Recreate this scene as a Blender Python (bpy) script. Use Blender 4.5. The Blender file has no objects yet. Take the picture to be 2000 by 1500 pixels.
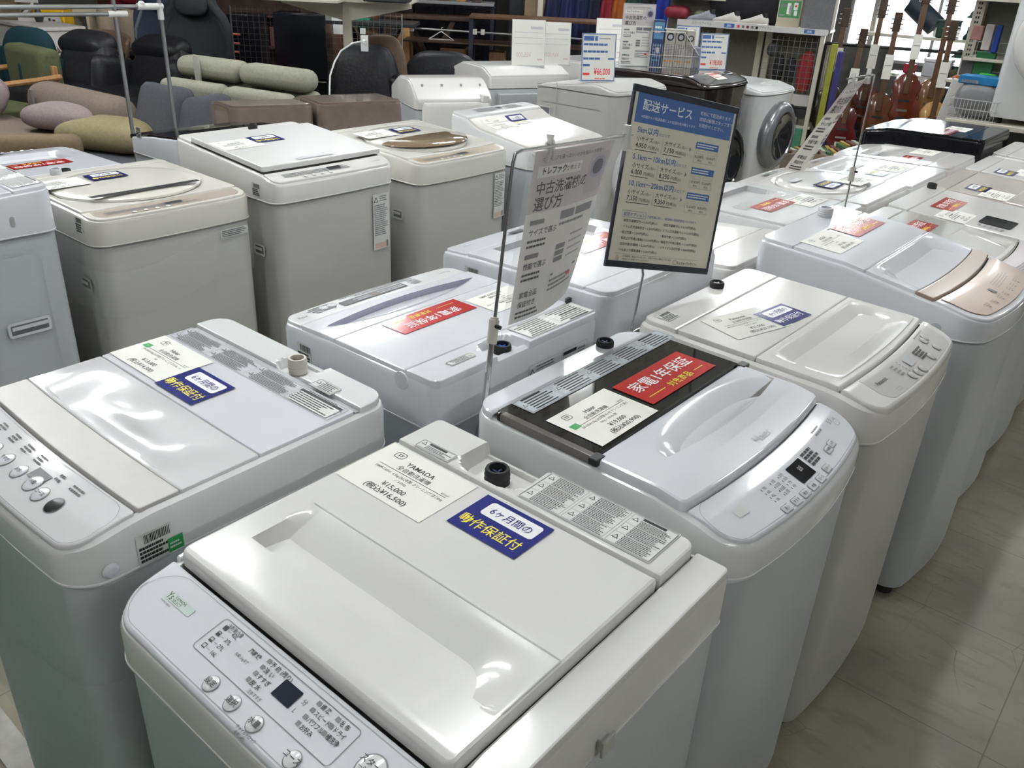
import bpy, bmesh, math, random
from mathutils import Vector, Matrix
PI = math.pi
rnd = random.Random(7)
S = bpy.context.scene
COL = S.collection
# ---------------------------------------------------------------- camera
cam_d = bpy.data.cameras.new('camera'); cam = bpy.data.objects.new('camera', cam_d); COL.objects.link(cam)
cam_d.sensor_width = 36; cam_d.lens = 1652.5/2000*36; cam_d.clip_start = .02; cam_d.clip_end = 80
PITCH, ROLL, YAW = math.radians(26.627), math.radians(-2.932), math.radians(50.85)
def _cam_rows():
    cp, sp = math.cos(PITCH), math.sin(PITCH); fwd = Vector((0, cp, -sp)); right = Vector((1, 0, 0)); down = Vector((0, -sp, -cp))
    r = math.cos(ROLL)*right + math.sin(ROLL)*down; d = -math.sin(ROLL)*right + math.cos(ROLL)*down
    X = Vector((math.sin(YAW), -math.cos(YAW), 0)); Y = Vector((math.cos(YAW), math.sin(YAW), 0))
    return [Vector((a.dot(X), a.dot(Y), a.z)) for a in (r, d, fwd)]
_r, _d, _f = _cam_rows()
_m = Matrix((_r, -_d, -_f)).transposed().to_4x4(); _m.translation = Vector((0, 0, 1.6)); cam.matrix_world = _m
S.camera = cam
# ---------------------------------------------------------------- colour management, world
S.view_settings.view_transform = 'Standard'; S.view_settings.look = 'None'; S.view_settings.gamma = 1
S.view_settings.use_curve_mapping = False; S.view_settings.exposure = EXPO = 1.3
w = bpy.data.worlds.new('world'); S.world = w; w.use_nodes = True
w.node_tree.nodes['Background'].inputs[0].default_value = (.8, .9, 1, 1); w.node_tree.nodes['Background'].inputs[1].default_value = 5.0
TUBE = 58.0      # strength of the ceiling tubes
# ---------------------------------------------------------------- materials
MATS = {}
def mat(name, col=(.8, .8, .8), rough=.5, metal=0, emit=0, alpha=1, trans=0, var=0, vscale=20, bump=0, bscale=200, spec=.5, coat=0, ior=1.45, stretch=None, col2=None):
    if name in MATS: return MATS[name]
    m = bpy.data.materials.new(name); m.use_nodes = True; nt = m.node_tree; b = nt.nodes['Principled BSDF']
    b.inputs['Base Color'].default_value = (*col, 1); b.inputs['Roughness'].default_value = rough; b.inputs['Metallic'].default_value = metal
    b.inputs['Specular IOR Level'].default_value = spec; b.inputs['IOR'].default_value = ior; b.inputs['Alpha'].default_value = alpha
    b.inputs['Transmission Weight'].default_value = trans; b.inputs['Coat Weight'].default_value = coat; b.inputs['Coat Roughness'].default_value = .08
    if emit: b.inputs['Emission Color'].default_value = (*col, 1); b.inputs['Emission Strength'].default_value = emit
    if var or bump:
        tc = nt.nodes.new('ShaderNodeTexCoord'); mp = nt.nodes.new('ShaderNodeMapping'); nt.links.new(tc.outputs['Object'], mp.inputs[0])
        if stretch: mp.inputs['Scale'].default_value = stretch
    if var:
        n = nt.nodes.new('ShaderNodeTexNoise'); n.inputs['Scale'].default_value = vscale; n.inputs['Detail'].default_value = 5; nt.links.new(mp.outputs[0], n.inputs[0])
        r = nt.nodes.new('ShaderNodeValToRGB'); c2 = col2 or tuple(c*(1-var) for c in col)
        r.color_ramp.elements[0].color = (*c2, 1); r.color_ramp.elements[1].color = (*[min(1, c*(1+var*.3)) for c in col], 1)
        r.color_ramp.elements[0].position = .35; r.color_ramp.elements[1].position = .65
        nt.links.new(n.outputs[0], r.inputs[0]); nt.links.new(r.outputs[0], b.inputs['Base Color'])
    if bump:
        n = nt.nodes.new('ShaderNodeTexNoise'); n.inputs['Scale'].default_value = bscale; nt.links.new(mp.outputs[0], n.inputs[0])
        bp = nt.nodes.new('ShaderNodeBump'); bp.inputs['Strength'].default_value = bump; bp.inputs['Distance'].default_value = .01
        nt.links.new(n.outputs[0], bp.inputs['Height']); nt.links.new(bp.outputs[0], b.inputs['Normal'])
    MATS[name] = m; return m
WH = mat('white_enamel', (.72, .73, .73), .15, var=.015, vscale=6, coat=.3)
WHW = mat('warm_white_enamel', (.71, .70, .68), .16, var=.02, vscale=6, coat=.3)
WHB = mat('cool_white_plastic', (.70, .71, .75), .11, var=.015, vscale=6, coat=.5)
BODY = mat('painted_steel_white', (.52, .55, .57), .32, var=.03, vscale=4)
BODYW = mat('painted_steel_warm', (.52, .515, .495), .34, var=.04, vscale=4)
CREAM = mat('cream_plastic', (.64, .625, .575), .25, var=.02, vscale=6, coat=.3)
GREY = mat('grey_plastic', (.42, .43, .44), .4, var=.03)
LGREY = mat('light_grey_plastic', (.55, .56, .58), .3, var=.02)
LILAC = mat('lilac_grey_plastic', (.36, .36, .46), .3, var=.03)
DARKP = mat('dark_plastic', (.02, .021, .023), .35, bump=.02)
BLACK = mat('black_gloss', (.008, .008, .010), .12, var=.1, spec=.35)
RUBBER = mat('black_rubber', (.015, .015, .016), .7, bump=.05)
PAPER = mat('paper', (.80, .79, .74), .6, bump=.01)
INK = mat('black_ink', (.02, .02, .02), .5, bump=.01)
GINK = mat('grey_ink', (.20, .20, .21), .5, bump=.01)
LINK = mat('pale_grey_ink', (.35, .36, .37), .5, bump=.01)
NAVY = mat('navy_laminate', (.018, .022, .19), .12, bump=.01, coat=.8)
BLUE = mat('blue_print', (.075, .16, .40), .35, bump=.01)
RED = mat('red_laminate', (.50, .018, .02), .12, bump=.01, coat=.8)
REDI = mat('red_ink', (.75, .05, .04), .5, bump=.01)
YEL = mat('yellow_ink', (.85, .72, .05), .4, bump=.01)
WINK = mat('white_ink', (.85, .85, .85), .35, bump=.01)
GREEN = mat('green_sticker', (.03, .35, .09), .4, bump=.01)
STICK = mat('white_sticker', (.68, .69, .67), .5, bump=.01)
CHROME = mat('chrome_steel', (.55, .55, .56), .18, metal=1, bump=.01)
TAUPE = mat('taupe_plastic', (.36, .27, .22), .3, var=.03)
BLUEP = mat('blue_plastic', (.01, .12, .5), .35, bump=.02)
MIRG = mat('window_dark_glass', (.018, .017, .016), .06, var=.05, spec=.4, coat=.15)
BRONZE = mat('bronze_smoked_lid', (.22, .16, .10), .08, coat=.8, var=.05)

# ---------------------------------------------------------------- mesh builder
_tc = bpy.data.curves.new('lettering_source', 'FONT'); _to = bpy.data.objects.new('lettering_source', _tc); _tcache = {}
def text_geo(s, res=2, bold=0):
    k = (s, res, bold)
    if k not in _tcache:
        _tc.body = s; _tc.resolution_u = res; _tc.offset = bold; me = _to.to_mesh()
        v = [(p.co.x, p.co.y) for p in me.vertices]; f = [tuple(q.vertices) for q in me.polygons]; _to.to_mesh_clear()
        _tcache[k] = (v, f)
    return _tcache[k]
def rr(x0, x1, y0, y1, r, ins=0, k=5, xs=None, ys=None):
    """closed outline of a rounded rectangle, 4 sides from mid-corner to mid-corner; returns list of 4 point lists (bottom, right, top, left)"""
    if not isinstance(r, (list, tuple)): r = (r,)*4            # fl, fr, br, bl
    x0 += ins; x1 -= ins; y0 += ins; y1 -= ins; R = [max(a-ins, 1e-5) for a in r]
    cs = [(x0+R[0], y0+R[0], PI), (x1-R[1], y0+R[1], 1.5*PI), (x1-R[2], y1-R[2], 0), (x0+R[3], y1-R[3], .5*PI)]
    def arc(i, a, b): 
        cx, cy, s = cs[i]; return [(cx+R[i]*math.cos(s+t), cy+R[i]*math.sin(s+t)) for t in [a+(b-a)*j/k for j in range(k+1)]]
    xs = xs or [i/8 for i in range(1, 8)]; ys = ys or [i/8 for i in range(1, 8)]
    sides = []
    for i in range(4):
        j = (i+1) % 4; A = arc(i, PI/4, PI/2); B = arc(j, 0, PI/4); p, q = A[-1], B[0]
        fr_ = xs if i in (0, 2) else ys
        if i >= 2: fr_ = [1-t for t in reversed(fr_)]
        sides.append(A+[(p[0]+(q[0]-p[0])*t, p[1]+(q[1]-p[1])*t) for t in fr_]+B)
    return sides
class MB:
    def __init__(s): s.v = []; s.f = []; s.m = []; s.mats = []
    def mi(s, m):
        if m not in s.mats: s.mats.append(m)
        return s.mats.index(m)
    def add(s, vs, fs, m, M=None):
        b = len(s.v); s.v += [tuple(M @ Vector(p)) if M else tuple(p) for p in vs]; i = s.mi(m)
        for f in fs: s.f.append(tuple(b+a for a in f)); s.m.append(i)
        return s
    def box(s, x0, x1, y0, y1, z0, z1, m, M=None, tx=0, ty=0):
        vs = [(x0, y0, z0), (x1, y0, z0), (x1, y1, z0), (x0, y1, z0), (x0+tx, y0+ty, z1), (x1-tx, y0+ty, z1), (x1-tx, y1-ty, z1), (x0+tx, y1-ty, z1)]
        return s.add(vs, [(3, 2, 1, 0), (4, 5, 6, 7), (0, 1, 5, 4), (1, 2, 6, 5), (2, 3, 7, 6), (3, 0, 4, 7)], m, M)
    def loft(s, loops, m, M=None, caps=(1, 1), closed=True):
        n = len(loops[0]); vs = [p for l in loops for p in l]; fs = []
        for a in range(len(loops)-1):
            for i in range(n if closed else n-1):
                j = (i+1) % n; fs.append((a*n+i, a*n+j, (a+1)*n+j, (a+1)*n+i))
        if caps[0]: fs.append(tuple(reversed(range(n))))
        if caps[1]: fs.append(tuple((len(loops)-1)*n+i for i in range(n)))
        return s.add(vs, fs, m, M)
    def rprism(s, x0, x1, y0, y1, r, zs, m, M=None, caps=(1, 1), warp=None):
        """rounded-rect prism; zs = [(z, inset), ...]"""
        L = []
        for z, ins in zs:
            l = []
            for sd in rr(x0, x1, y0, y1, r, ins): l += sd[:-1]
            L.append([(*(warp(a, b) if warp else (a, b)), z) for a, b in l])
        return s.loft(L, m, M, caps)
    def cyl(s, p0, p1, r0, m, r1=None, n=16, caps=(1, 1), M=None):
        p0, p1 = Vector(p0), Vector(p1); r1 = r0 if r1 is None else r1; d = (p1-p0).normalized()
        a = d.orthogonal().normalized(); b = d.cross(a)
        L = [[tuple(p+r*(math.cos(t)*a+math.sin(t)*b)) for t in [2*PI*i/n for i in range(n)]] for p, r in ((p0, r0), (p1, r1))]
        return s.loft(L, m, M, caps)
    def tube(s, pts, r, m, n=8, M=None, closed=False):
        P = [Vector(p) for p in pts]; L = []; up = None
        for i, p in enumerate(P):
            d = ((P[min(i+1, len(P)-1)]-P[max(i-1, 0)]) if not closed else (P[(i+1) % len(P)]-P[i-1])).normalized()
            if up is None: up = d.orthogonal().normalized()
            up = (up-d*up.dot(d)); up = up.normalized() if up.length > 1e-6 else d.orthogonal().normalized(); b = d.cross(up)
            rr_ = r[i] if isinstance(r, (list, tuple)) else r
            L.append([tuple(p+rr_*(math.cos(t)*up+math.sin(t)*b)) for t in [2*PI*k/n for k in range(n)]])
        if closed: L.append(L[0])
        return s.loft(L, m, M, (not closed, not closed))
    def lathe(s, prof, m, M=None, n=24, caps=(1, 1)):
        return s.loft([[(r*math.cos(2*PI*i/n), r*math.sin(2*PI*i/n), z) for i in range(n)] for r, z in prof], m, M, caps)
    def disc(s, r, m, M=None, n=24, z=0): return s.add([(r*math.cos(2*PI*i/n), r*math.sin(2*PI*i/n), z) for i in range(n)], [tuple(range(n))], m, M)
    def grid(s, fn, nu, nv, m, matf=None):
        vs = [fn(i/nu, j/nv) for j in range(nv+1) for i in range(nu+1)]; fs = [(j*(nu+1)+i, j*(nu+1)+i+1, (j+1)*(nu+1)+i+1, (j+1)*(nu+1)+i) for j in range(nv) for i in range(nu)]
        return s.add(vs, fs, m)
    def slab(s, x0, x1, y0, y1, r, H, m, t=.02, bev=.004, xs=24, ys=24, ymap=None, warp=None, wall=None, zb=None, zone=None):
        """plate whose top follows H(x, y), with rolled edges and a skirt of depth t"""
        fx = xs if isinstance(xs, list) else [i/xs for i in range(1, xs)]; fy = ys if isinstance(ys, list) else [i/ys for i in range(1, ys)]
        W = warp or (lambda a, b: (a, b)); ym = ymap or (lambda a, b: b)
        def P(a, b, dz=0): b2 = ym(a, b); return (*W(a, b2), H(a, b2)+dz)
        loops = []
        for ins, dz in ((0, None), (0, -bev), (bev*.3, -bev*.3), (bev, 0)):
            l = []
            for sd in rr(x0, x1, y0, y1, r, ins, 5, fx, fy): l += sd[:-1]
            loops.append([P(a, b, dz if dz is not None else -bev-t) for a, b in l])
            if dz is None and zb is not None: loops[-1] = [(a, b, zb) for a, b, c in loops[-1]]
        s.loft(loops, m, None, (1, 0))
        B, Rg, T, Lf = rr(x0, x1, y0, y1, r, bev, 5, fx, fy); T = T[::-1]; Lf = Lf[::-1]
        nu, nv = len(B), len(Rg)
        us = [(p[0]-B[0][0])/(B[-1][0]-B[0][0]) for p in B]; vs_ = [(p[1]-Rg[0][1])/(Rg[-1][1]-Rg[0][1]) for p in Rg]
        V = []; U0 = []
        for j in range(nv):
            v = vs_[j]
            for i in range(nu):
                u = us[i]; q = []
                for c in (0, 1):
                    q.append((1-v)*B[i][c]+v*T[i][c]+(1-u)*Lf[j][c]+u*Rg[j][c]-((1-u)*(1-v)*B[0][c]+u*(1-v)*B[-1][c]+(1-u)*v*T[0][c]+u*v*T[-1][c]))
                V.append(P(*q)); U0.append(tuple(q))
        F = [(j*nu+i, j*nu+i+1, (j+1)*nu+i+1, (j+1)*nu+i) for j in range(nv-1) for i in range(nu-1)]
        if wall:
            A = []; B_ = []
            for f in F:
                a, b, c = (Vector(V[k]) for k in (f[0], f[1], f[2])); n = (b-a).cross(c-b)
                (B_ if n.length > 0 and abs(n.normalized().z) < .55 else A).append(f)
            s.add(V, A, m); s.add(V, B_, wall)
        elif zone:
            A = []; B_ = []
            for f in F: (B_ if zone[0](sum(U0[k][0] for k in f)/4, sum(U0[k][1] for k in f)/4) else A).append(f)
            s.add(V, A, m); s.add(V, B_, zone[1])
        else: s.add(V, F, m)
        return s
    # flat artwork: fn maps (u, v) on the sheet to a 3-D point
    def poly(s, pts, fn, m, dz=0): return s.add([fn(a, b, dz) for a, b in pts], [tuple(range(len(pts)))], m)
    def rect(s, u0, u1, v0, v1, fn, m, dz=0, nu=1, nv=1):
        vs = [fn(u0+(u1-u0)*i/nu, v0+(v1-v0)*j/nv, dz) for j in range(nv+1) for i in range(nu+1)]
        return s.add(vs, [(j*(nu+1)+i, j*(nu+1)+i+1, (j+1)*(nu+1)+i+1, (j+1)*(nu+1)+i) for j in range(nv) for i in range(nu)], m)
    def frame(s, u0, u1, v0, v1, t, fn, m, dz=0, r=0, n=4):
        def ol(i):
            l = []
            for sd in rr(u0+i, u1-i, v0+i, v1-i, max(r-i, 1e-4), 0, n): l += sd[:-1]
            return l
        a, b = ol(0), ol(t); k = len(a)
        return s.add([fn(*p, dz) for p in a+b], [(i, (i+1) % k, k+(i+1) % k, k+i) for i in range(k)], m)
    def rrect(s, u0, u1, v0, v1, r, fn, m, dz=0):
        l = []
        for sd in rr(u0, u1, v0, v1, r, 0, 4, [.5], [.5]): l += sd[:-1]
        return s.add([fn(*p, dz) for p in l], [tuple(range(len(l)))], m)
    def text(s, t, u, v, size, fn, m, dz=0, al='l', ang=0, sx=1, bold=0, res=2):
        V, F = text_geo(t, res, bold)
        if not V: return s
        w = max(p[0] for p in V); o = {'l': 0, 'c': -w/2, 'r': -w}[al]; ca, sa = math.cos(ang), math.sin(ang)
        P = []
        for a, b in V:
            a = (a+o)*size*sx; b = b*size; P.append(fn(u+a*ca-b*sa, v+a*sa+b*ca, dz))
        return s.add(P, F, m)
    def scrib(s, u0, u1, v0, v1, rows, fn, m, dz=0, fill=.46, seed=1, lo=.004, hi=.012, gap=.25):
        """rows of print too small to read: broken dashes"""
        q = random.Random(seed); h = (v1-v0)/rows
        for j in range(rows):
            vb = v1-(j+1)*h; u = u0; end = u0+(u1-u0)*q.uniform(.72, 1)
            while u < end:
                l = q.uniform(lo, hi); e = min(u+l, end); s.rect(u, e, vb+h*(1-fill)/2, vb+h*(1+fill)/2, fn, m, dz); u = e+lo*gap
        return s
    def tri(s, u, v, h, fn, m, dz=0): 
        s.poly([(u-h*.6, v), (u+h*.6, v), (u, v+h)], fn, m, dz); return s.poly([(u-h*.38, v+h*.13), (u+h*.38, v+h*.13), (u, v+h*.76)], fn, STICK, dz+.0002)
    def build(s, name, parent=None, smooth=35, bevel=0, seg=2, loc=None, rz=0, **pr):
        me = bpy.data.meshes.new(name); me.from_pydata(s.v, [], s.f)
        for m in s.mats: me.materials.append(m)
        me.polygons.foreach_set('material_index', s.m)
        me.validate(); me.update()
        if smooth:
            me.polygons.foreach_set('use_smooth', [True]*len(me.polygons)); me.set_sharp_from_angle(angle=math.radians(smooth))
        o = bpy.data.objects.new(name, me); COL.objects.link(o)
        if bevel:
            b = o.modifiers.new('bevel', 'BEVEL'); b.width = bevel; b.segments = seg; b.limit_method = 'ANGLE'; b.angle_limit = math.radians(40); b.use_clamp_overlap = True
        if parent: o.parent = parent
        if loc is not None: o.location = loc
        if rz: o.rotation_euler.z = rz
        for k, v in pr.items(): o[k] = v
        return o
def thing(name, label, category, loc=(0, 0, 0), rz=0, group=None, tilt=None):
    o = bpy.data.objects.new(name, None); COL.objects.link(o); o.location = loc; o.rotation_euler = tilt or (0, 0, rz); o.empty_display_size = .05
    o['label'] = label; o['category'] = category
    if group: o['group'] = group
    return o
def copy_tree(o, parent=None):
    c = o.copy(); COL.objects.link(c)
    if parent: c.parent = parent
    for ch in list(o.children): copy_tree(ch, c)
    return c
def T(x=0, y=0, z=0): return Matrix.Translation((x, y, z))
def RX(a): return Matrix.Rotation(math.radians(a), 4, 'X')
def RY(a): return Matrix.Rotation(math.radians(a), 4, 'Y')
def RZ(a): return Matrix.Rotation(math.radians(a), 4, 'Z')
def smooth01(t): t = max(0, min(1, t)); return t*t*(3-2*t)
def interp(prof, y):
    if y <= prof[0][0]: return prof[0][1]
    for (a, za), (b, zb) in zip(prof, prof[1:]):
        if y <= b: return za+(zb-za)*(y-a)/(b-a)
    return prof[-1][1]
def at(px, py, z=0.0):
    """the spot at height z that the photograph shows at pixel (px, py); used once to read positions off the photograph"""
    d = _r*((px-1000)/1652.5)+_d*((py-750)/1652.5)+_f; t = (z-1.6)/d.z
    return (d.x*t, d.y*t)
# ---------------------------------------------------------------- room shell
FLX0, FLX1, FLY0, FLY1, CEIL = -13.0, 4.5, -3.5, 13.4, 3.3
fm = mat('vinyl_floor', (.265, .245, .185), .36, var=.28, vscale=2.4, coat=.2)
def _floor_nodes():
    nt = fm.node_tree; b = nt.nodes['Principled BSDF']; base = b.inputs['Base Color'].links[0].from_socket
    tc = nt.nodes.new('ShaderNodeTexCoord')
    def node(t, **k):
        n = nt.nodes.new(t)
        for a, v in k.items(): setattr(n, a, v)
        return n
    mp = node('ShaderNodeMapping'); mp.inputs['Rotation'].default_value = (0, 0, .5); mp.inputs['Scale'].default_value = (3, 10, 1); nt.links.new(tc.outputs['Object'], mp.inputs[0])
    n1 = node('ShaderNodeTexNoise'); n1.inputs['Scale'].default_value = 2.2; n1.inputs['Detail'].default_value = 9; n1.inputs['Distortion'].default_value = .8; nt.links.new(mp.outputs[0], n1.inputs[0])
    r1 = node('ShaderNodeValToRGB'); r1.color_ramp.elements[0].position = .52; r1.color_ramp.elements[1].position = .72; r1.color_ramp.elements[0].color = (0, 0, 0, 1); r1.color_ramp.elements[1].color = (.42, .42, .42, 1); nt.links.new(n1.outputs[0], r1.inputs[0])
    # scuffs: thin voronoi edges
    w1 = node('ShaderNodeTexNoise'); w1.inputs['Scale'].default_value = 3; nt.links.new(tc.outputs['Object'], w1.inputs[0])
    mx = node('ShaderNodeMixRGB'); mx.inputs[0].default_value = .10; nt.links.new(tc.outputs['Object'], mx.inputs[1]); nt.links.new(w1.outputs['Color'], mx.inputs[2])
    vo = node('ShaderNodeTexVoronoi', feature='DISTANCE_TO_EDGE'); vo.inputs['Scale'].default_value = 6.5; nt.links.new(mx.outputs[0], vo.inputs[0])
    r2 = node('ShaderNodeValToRGB'); r2.color_ramp.elements[0].position = .0; r2.color_ramp.elements[0].color = (.75, .75, .75, 1); r2.color_ramp.elements[1].position = .007; r2.color_ramp.elements[1].color = (0, 0, 0, 1); nt.links.new(vo.outputs[0], r2.inputs[0])
    n3 = node('ShaderNodeTexNoise'); n3.inputs['Scale'].default_value = 1.7; nt.links.new(tc.outputs['Object'], n3.inputs[0])
    r3 = node('ShaderNodeValToRGB'); r3.color_ramp.elements[0].position = .5; r3.color_ramp.elements[1].position = .62; nt.links.new(n3.outputs[0], r3.inputs[0])
    ml = node('ShaderNodeMath', operation='MULTIPLY'); nt.links.new(r2.outputs[0], ml.inputs[0]); nt.links.new(r3.outputs[0], ml.inputs[1])
    mp4 = node('ShaderNodeMapping'); mp4.inputs['Rotation'].default_value = (0, 0, 1.1); mp4.inputs['Scale'].default_value = (5, 70, 1); nt.links.new(tc.outputs['Object'], mp4.inputs[0])
    n4 = node('ShaderNodeTexNoise'); n4.inputs['Scale'].default_value = 1.6; n4.inputs['Detail'].default_value = 3; nt.links.new(mp4.outputs[0], n4.inputs[0])
    r4 = node('ShaderNodeValToRGB'); r4.color_ramp.elements[0].position = .68; r4.color_ramp.elements[1].position = .74; r4.color_ramp.elements[1].color = (.8, .8, .8, 1); nt.links.new(n4.outputs[0], r4.inputs[0])
    # tile joints every 0.45 m
    bt = node('ShaderNodeTexBrick'); bt.offset = 0; bt.inputs['Scale'].default_value = 1; bt.inputs['Brick Width'].default_value = .45; bt.inputs['Row Height'].default_value = .45; bt.inputs['Mortar Size'].default_value = .0018; bt.inputs['Color1'].default_value = (0, 0, 0, 1); bt.inputs['Color2'].default_value = (0, 0, 0, 1); bt.inputs['Mortar'].default_value = (.55, .55, .55, 1)
    nt.links.new(tc.outputs['Object'], bt.inputs[0])
    prev = base
    for src, c in ((r4.outputs[0], (.05, .045, .035, 1)), (r1.outputs[0], (.12, .105, .08, 1)), (ml.outputs[0], (.03, .027, .022, 1)), (bt.outputs[0], (.06, .055, .045, 1))):
        x = node('ShaderNodeMixRGB'); nt.links.new(src, x.inputs[0]); nt.links.new(prev, x.inputs[1]); x.inputs[2].default_value = c; prev = x.outputs[0]
    nt.links.new(prev, b.inputs['Base Color'])
_floor_nodes()
MB().box(FLX0, FLX1, FLY0, FLY1, -.1, 0, fm).build('floor', kind='structure')
wm = mat('wall_paint', (.20, .195, .185), .7, var=.05, vscale=2); dm = mat('dark_backdrop_wall', (.045, .042, .04), .8, var=.2, vscale=1)
cm_ = mat('ceiling_board', (.62, .62, .60), .8, var=.04, vscale=1)
MB().box(FLX0, FLX1, FLY0, FLY1, CEIL, CEIL+.1, cm_).build('ceiling', kind='structure')
MB().box(FLX0-.1, FLX0, FLY0, FLY1, 0, CEIL, dm).build('wall_left', kind='structure')
MB().box(FLX1, FLX1+.1, FLY0, FLY1+.12, 0, CEIL, wm).build('wall_right', kind='structure')
MB().box(FLX0, FLX1, FLY0-.1, FLY0, 0, CEIL, wm).build('wall_front', kind='structure')
wb = MB(); WX0, WX1, WZ0, WZ1 = -4.95, -2.75, .52, 2.5
for a in ((FLX0, WX0, 0, CEIL), (WX1, FLX1, 0, CEIL), (WX0, WX1, 0, WZ0), (WX0, WX1, WZ1, CEIL)): wb.box(a[0], a[1], FLY1, FLY1+.12, a[2], a[3], dm)
wb.build('wall_back', kind='structure')
glz = mat('window_glass', (.95, .98, 1), .02, alpha=.12, bump=.005)
MB().box(WX0, WX1, FLY1+.05, FLY1+.056, WZ0, WZ1, glz).build('window_1', kind='structure')
MB().box(WX0, WX1, FLY1+.03, FLY1+.08, WZ0, WZ0+.04, wm).box(WX0, WX0+.04, FLY1+.03, FLY1+.08, WZ0, WZ1, wm).box(WX1-.04, WX1, FLY1+.03, FLY1+.08, WZ0, WZ1, wm).box(-3.75, -3.71, FLY1+.03, FLY1+.08, WZ0, WZ1, wm).build('trim_1', kind='structure')
# ceiling tubes
tube_m = mat('fluorescent_tube', (.96, .985, 1), .3, emit=TUBE)
fx_m = mat('fixture_white', (.7, .7, .68), .5, var=.03)
def ceiling_light(x, y):
    t = thing('ceiling_light', 'long white fluorescent batten light on the ceiling out of view', 'ceiling light', (x, y, CEIL-.055), 0, 'fluorescent ceiling lights')
    MB().box(-.06, .06, -.62, .62, .025, .055, fx_m).build('housing', t)
    MB().cyl((0, -.6, .0), (0, .6, .0), .02, tube_m, n=10).build('tube', t)
    return t
first = ceiling_light(-3.4, 1.3)
def add_light(x, y):
    c = copy_tree(first); c.location = (x, y, CEIL-.055)
for x, y in ((-7.4, 1.5), (-6.4, 1.5), (-4.9, 1.5), (-1.6, 1.5), (-.9, -1.8), (2.8, .2)): add_light(x, y)  # last two are added fill, brightening the dim fronts and aisle-facing sides
for x in (-6.0, -3.4, -.9, 1.6):
    for y in (4.9, 8.2, 11.4): add_light(x, y)
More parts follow.
